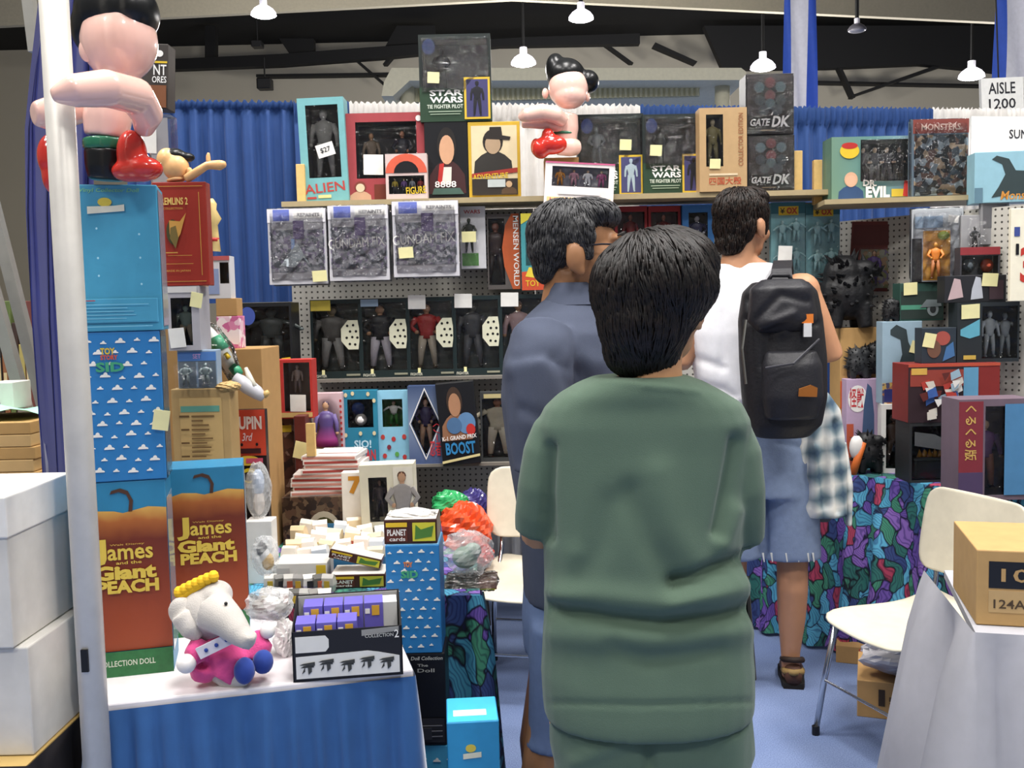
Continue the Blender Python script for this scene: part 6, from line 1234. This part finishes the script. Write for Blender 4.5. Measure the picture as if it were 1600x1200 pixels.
k = Pack('figure_box', 'clear-fronted box with a red side panel and gold vertical lettering', 'toy box', (1496, 618, 1612, 776), 3.42, .14, z=None); k.winbody(M('#6a5a66'), M('#7a7480'), (.36, .05, .97, .93)); k.panel(0, .28, .33, .98, M('#7a2a34')); k.panel(0, 0, .33, .28, M('#4a3a5a')); k.text('くるくる版', .08, .4, .24, .94, M('#c9a458'), rot=-90); k.panel(.62, .05, .97, .95, M('#4a7ea8'), 'blue_panel'); k.fig(.48, .08, .7, ('#b79a84', '#4a3a4a', '#7a5a8a', '#9a6a5a', '#3a3440'), 0, wide=1.2); k.r.location.z = TZ
# white-framed case and monsters
k = Pack('display_case', 'narrow white-framed case with a brown figure at the table edge', 'case', (1378, 632, 1421, 746), 4.0, .1, z=TZ, yaw=-12); k.winbody(M('#e3e1dc'), M('#23201e'), (.16, .07, .82, .93)); k.fig(.5, .08, .75, ('#6a5044', '#3a2a24', '#5a4438', '#4a3a30', '#2a201c'), 0, wide=1.3); zwc = TZ + k.h
k = Pack('monster_box', 'blue-grey box printed with a dark dinosaur and a yellow note', 'toy box', (1378, 502, 1440, 632), 4.03, .07, z=zwc); k.body(M('#8fa8b8')); k.poly([(.3, .3), (.75, .32), (.85, .55), (.65, .75), (.6, .9), (.35, .96), (.2, .9), (.2, .84), (.45, .78), (.5, .6), (.4, .45)], M('#303c40'), 'printed_dinosaur'); k.poly([(0, .25), (1, .3), (1, 0), (0, 0)], mottled_mat('town_print', ['#b89a5a', '#4a4a6a', '#a06a4a', '#c9b48a'], 60), 'printed_town'); k.panel(.05, .02, .4, .18, M('#2a2f6a')); k.tagp(.85, .68, .05, .05, NOTE, 14); zmb = zwc + k.h
k = Pack('figure_box', 'dark box with a red and blue hero print standing on the robot box', 'toy box', (1440, 512, 1494, 568), 3.82, .07, z=ztop2); k.body(M('#26303a')); k.disc(.6, .7, .22, .2, M('#9a4a40')); k.disc(.35, .4, .2, .25, M('#6a4a3a')); k.poly([(.6, .05), (.95, .2), (.9, .6), (.7, .45)], M('#3f6a9a')); k.tagp(.2, .65, .045, .055, NOTE, 10); z5 = ztop2 + k.h
k = Pack('statue_box', 'dark wide window box with two silver nude statues and a teal print', 'toy box', (1495, 472, 1592, 568), 3.82, .08, z=ztop2); k.winbody(M('#20262a'), M('#15181b'), (.4, .06, .97, .93)); k.fig(.6, .07, .78, ('#aab2b6', '#9aa2a6', '#aab2b6', '#a2aaae', '#8a9296'), 0); k.fig(.85, .07, .74, ('#8a9296', '#7a8286', '#8a9296', '#828a8e', '#727a7e'), 2); k.poly([(.05, .55), (.36, .72), (.36, .45), (.2, .4), (.05, .45)], M('#5aa0b4')); k.tagp(.2, .85, .07, .055, NOTE, -3); k.panel(.1, .05, .3, .12, M('#b9a04a')); z6 = ztop2 + k.h
k = Pack('car_box', 'dark green box with a grey car picture and a yellow note', 'toy box', (1406, 442, 1474, 503), 4.04, .08, z=zmb); k.body(M('#2c4a42')); k.panel(.02, .05, .98, .78, M('#26332f')); k.panel(.02, .3, .6, .42, M('#4a8a72')); k.disc(.75, .3, .13, .18, M('#7c8688')); k.disc(.75, .3, .07, .1, M('#2a2e30')); k.poly([(.45, .35), (.95, .38), (.9, .55), (.6, .56)], M('#6a7476')); k.tagp(.22, .85, .055, .05, NOTE, -3)
k = Pack('figure_box', 'dark box with two white fighting figures and a yellow note on the statue box', 'toy box', (1476, 430, 1572, 472), 3.84, .07, z=z6); k.body(M('#1e1f24')); k.poly([(.05, .1), (.3, .2), (.25, .85), (.15, .9), (.1, .5)], M('#b8a0a2'), 'printed_fighter'); k.poly([(.42, .1), (.62, .15), (.58, .9), (.5, .95), (.44, .5)], M('#b0b4bc'), 'printed_fighter'); k.panel(.72, .1, .95, .8, M('#3a2a30')); k.tagp(.72, .82, .06, .05, NOTE, 3)
# small dark dinosaur figures: plain lumpy toys
def beast(name, lab, at, Y, h, mat, flip=1, seed=0, z=None):
    """plain lumpy toy beast: round body, small head, four stub legs, spikes all over"""
    p = P(at[0], at[1], Y)
    if z is not None: p.z = z
    r = empty(name, p); tag(r, lab, 'toy'); b = MB(); f = flip
    b.ell((0, 0, .42 * h), (.34 * h, .27 * h, .34 * h), 0, 16, 10); b.ell((-.04 * f * h, 0, .66 * h), (.25 * h, .22 * h, .26 * h), 0, 14, 9)
    b.ell((.2 * f * h, -.06 * h, .72 * h), (.16 * h, .13 * h, .13 * h), 0, 12, 8); b.ell((.33 * f * h, -.08 * h, .68 * h), (.08 * h, .07 * h, .06 * h), 0, 10, 6)
    for sx in (-1, 1):
        for sy in (-1, 1): b.tube([(sx * .17 * h, sy * .13 * h, .3 * h), (sx * .19 * h, sy * .15 * h, .0)], [.11 * h, .09 * h], 10)
    bo = remesh(b, 'body', mat, r, .007, 3); rr = random.Random(seed + int(h * 1000)); sp = MB(); vv = bo.data.vertices
    for _ in range(120):
        v = vv[rr.randrange(len(vv))]
        if v.co.z > .2 * h: sp.tube([v.co - v.normal * .005, v.co + (v.normal + Vector((-.3 * f, 0, .2))) * h * rr.uniform(.05, .11)], [.035 * h, .003 * h], 5)
    sp.build('spikes', mat, r)['kind'] = 'stuff'; return r
KB = M('#141518', .5, noise=.35, nscale=60, bump=.6, bscale=60)
k = Pack('carton', 'brown carton with orange print behind the small dark beasts', 'carton', (1312, 512, 1380, 742), 4.2, .14, z=TZ); k.body(M('#b8925c', .7), 'carton_body'); k.panel(.0, .42, .6, .62, M('#c9602c')); k.panel(.2, .3, .7, .38, M('#c9602c')); k.text('TOY', .1, .2, .6, .28, M('#c9602c')); zk = TZ + k.h
beast('toy_beast', 'large black spiky toy beast standing on the carton with orange print', (1322, 512), 4.24, .34, KB, 1, z=zk)
k = Pack('card_box', 'pale purple box with red writing and a blue figure print', 'toy box', (1322, 592, 1376, 740), 4.14, .07, z=TZ); k.body(M('#b7a0bc')); k.disc(.32, .78, .28, .15, WHT); k.text('怪獣', .08, .68, .5, .9, M('#c0323a')); k.poly([(.45, .35), (.8, .35), (.8, .6), (.72, .9), (.6, .95), (.5, .7)], M('#40567a'), 'printed_figure'); k.panel(0, 0, .2, .5, M('#b5543a')); zp2 = TZ + k.h
beast('toy_beast', 'small grey-black toy beast on the pale purple box beside its twin', (1340, 592), 4.18, .145, M('#2c2e31', .45, noise=.3, nscale=60, bump=.5, bscale=80), 1, z=zp2)
beast('toy_beast', 'taller black toy beast on the pale purple box, facing its twin', (1364, 592), 4.2, .165, KB, -1, z=zp2)
beast('toy_beast', 'black toy beast on the floral cloth in front of the pale purple box', (1356, 742), 4.03, .185, KB, 1, z=TZ)
b0 = empty('orange_toy', (P(1338, 742, 4.0).x, 4.0, TZ)); tag(b0, 'white and orange winged toy in front of the pale purple box', 'toy'); MB().ell((0, 0, .11), (.03, .02, .05), 0, 12, 8).build('wing', WHT, b0, True); MB().tube([(-.02, -.01, 0), (0, -.01, .06), (.03, -.01, .13)], [.018, .016, .008], 8).build('body', M('#cf6a2c'), b0, True)
for x, lab in ((1392, 'small black toy beast left of its pair on the blue-grey box'), (1412, 'small black toy beast right of its pair on the blue-grey box')):
    pass
beast('toy_beast', 'small black toy beast standing on the blue-grey dinosaur box', (1392, 502), 4.06, .105, KB, 1, z=zmb)

# ================================================================== UNDER AND AROUND THE RIGHT CHAIR
k = Pack('carton', 'brown carton with a red flap on the carpet under the white chair', 'carton', (1346, 1062, 1500, 1150), 3.3, .3, z=0, yaw=-20); k.h = .13; k.body(CARD, 'carton_body'); k.panel(.2, .35, .26, .8, M('#3a2c20')); k.panel(.3, .5, .6, .62, M('#5a4630')); k.text('TOYS', .3, .3, .6, .46, M('#5a4630')); MB().box(.0, .26, .04, .2, k.h + .0005, k.h + .004).build('red_flap', M('#b3302a'), k.r)
kz = k.h
crumple('plastic_bag', 'grey-white plastic bag on the carton under the white chair', (1348, 1000, 1500, 1064), 3.38, M('#b4b2b6', .3, coat=.4), 31, amp=.25, depth=.1).location.z = kz + .005
k = Pack('flat_carton', 'small tan carton lying on the carpet by the floral cloth', 'carton', (1308, 1012, 1352, 1042), 3.86, .15, z=0, yaw=-20); k.h = .07; k.body(CARD, 'carton_body'); k.panel(.75, .1, .98, .9, M('#c04a3e'))
p = PZ(1560, 985, .721); r = empty('carton', (WT.x + .13, WT.y + .02, .721), (0, 0, R(-15))); tag(r, 'brown carton with a black label on the grey-white cloth', 'carton'); MB().box(-.11, .3, 0, .3, 0, .17).build('carton_body', M('#b4915e', .75), r, bevel=.003); MB().box(-.085, .28, -.001, 0, .085, .145).build('black_label', DK, r); MB().box(-.085, .28, -.001, 0, .03, .08).build('paper_label', M('#b99a6a'), r)
for t, a, c, z0_, z1_, m_ in (('100 / 1', -.06, .12, .1, .13, M('#b4915e')), ('124A', -.075, -.01, .04, .06, M('#4a3a28'))): o = obj('lettering', text_mesh(t, a, c, z0_, z1_, m_), r); o.location.y = -.002

# ================================================================== NEIGHBOURING STAND AT THE LEFT
r = cloth_table('neighbouring table with a tan edge under the white storage boxes', [(-1.9, 1.7), (-.875, 1.7), (-.875, 2.02), (-1.9, 2.02)], [(-1.9, 1.7), (-.875, 1.7), (-.875, 2.02)], M('#2a2628', .8), zt=.66, flare=.02, top=M('#b79a5e', .6))
def longbox(lab, x0, x1, Y, z, h, dep, lidh, lid=True, yaw=0):
    r = empty('storage_box', ((x0 + x1) / 2, Y, z), (0, 0, R(yaw))); tag(r, lab, 'storage box'); w_ = (x1 - x0) / 2
    MB().box(-w_, w_, 0, dep, 0, h).build('box_body', WHITEBOX, r, bevel=.003)
    if lid: MB().box(-w_ - .004, w_ + .004, -.004, dep + .004, h - lidh, h + .004).build('lid', M('#e4e2dc', .6), r, bevel=.003)
    MB().prism(ellipse(0, h * .55, .045, .014, 18), -.0015, .0, ).build('hand_hole', M('#8a8884', .7), r); return r
longbox('white cardboard storage box with a hand hole, bottom of the stack left of the upright', -1.2, -.88, 1.74, .661, .2, .26, .06, False)
longbox('white cardboard storage box with handwriting, upper of the stack left of the upright', -1.22, -.9, 1.73, .863, .27, .26, .07); r = bpy.context.scene.objects
sb = [o for o in COL.objects if o.name.startswith('storage_box')][-1]
for t, a, c, z0_, z1_ in (('*', .12, .135, .14, .155), ('1" x', .1, .14, .075, .09)): o = obj('handwriting', text_mesh(t, a, c, z0_, z1_, M('#3a3a44')), sb); o.location.y = -.0025 - .0045
for i in range(6):
    o = MB().box(-.16, .16, 0, .26, 0, .03).build('comic_stack', M(['#c9a873', '#b8935c'][i % 2], .7), None, bevel=.002); o.location = (-1.34 + rnd.uniform(-.01, .01), 2.42, .661 + .35 + i * .031); tag(o, 'flat tan cardboard backing stack under the mint green paper', 'cardboard', 'tan cardboard stacks')
cloth_table('far neighbouring table under the tan cardboard stacks', [(-2.3, 2.36), (-1.06, 2.36), (-1.06, 3.1), (-2.3, 3.1)], [(-2.3, 2.36), (-1.06, 2.36), (-1.06, 3.1)], M('#3a3436', .8), zt=.66, flare=.02)
longbox('grey-white storage box carrying the tan cardboard stacks', -1.52, -1.12, 2.4, .661, .349, .5, .04, False)
o = MB(); vs = []; fs = []
for i in range(9):
    for j in range(9): vs.append((-.18 + .04 * i, .02 + .03 * j, .012 * math.sin(i * 1.1 + j * .7) + .015))
for i in range(8):
    for j in range(8): q = i * 9 + j; fs.append((q, q + 9, q + 10, q + 1))
o = o.add(vs, fs).build('paper_sheet', M('#9fdcc0', .7), None, True); o.location = (-1.34, 2.42, .661 + .35 + .19); tag(o, 'mint green paper draped over the tan cardboard stacks', 'paper')
b0 = Pack('comic_box', 'white box with a purple corner behind the mint green paper', 'box', (-20, 598, 22, 640), 2.62, .1); b0.body(WHITEBOX); b0.poly([(.3, 0), (.55, 0), (.4, .8), (.3, .9)], M('#9a3a9a'))
for i in range(7):
    x, y = (-10 + 9 * i, 470 + 34 * (i % 3)); c = ['#7a6a3a', '#2a2622', '#8a5a3a', '#5a6a3a', '#3a2a24', '#a89a5a', '#6a3a34'][i]
    k = Pack('dark_book', 'dark spined book among the clutter beyond the leaning bars', 'book', (x, y, x + 8, 640), 3.3, .2, group='books beyond the leaning bars', z=1.05); k.body(M(c), 'cover'); k.panel(.2, .3, .8, .7, M('#c9b88a'))
k = Pack('carton', 'large brown carton holding the dark spined books', 'carton', (-60, 640, 60, 760), 3.25, .3, z=0); k.h = 1.049; k.body(CARD, 'carton_body')
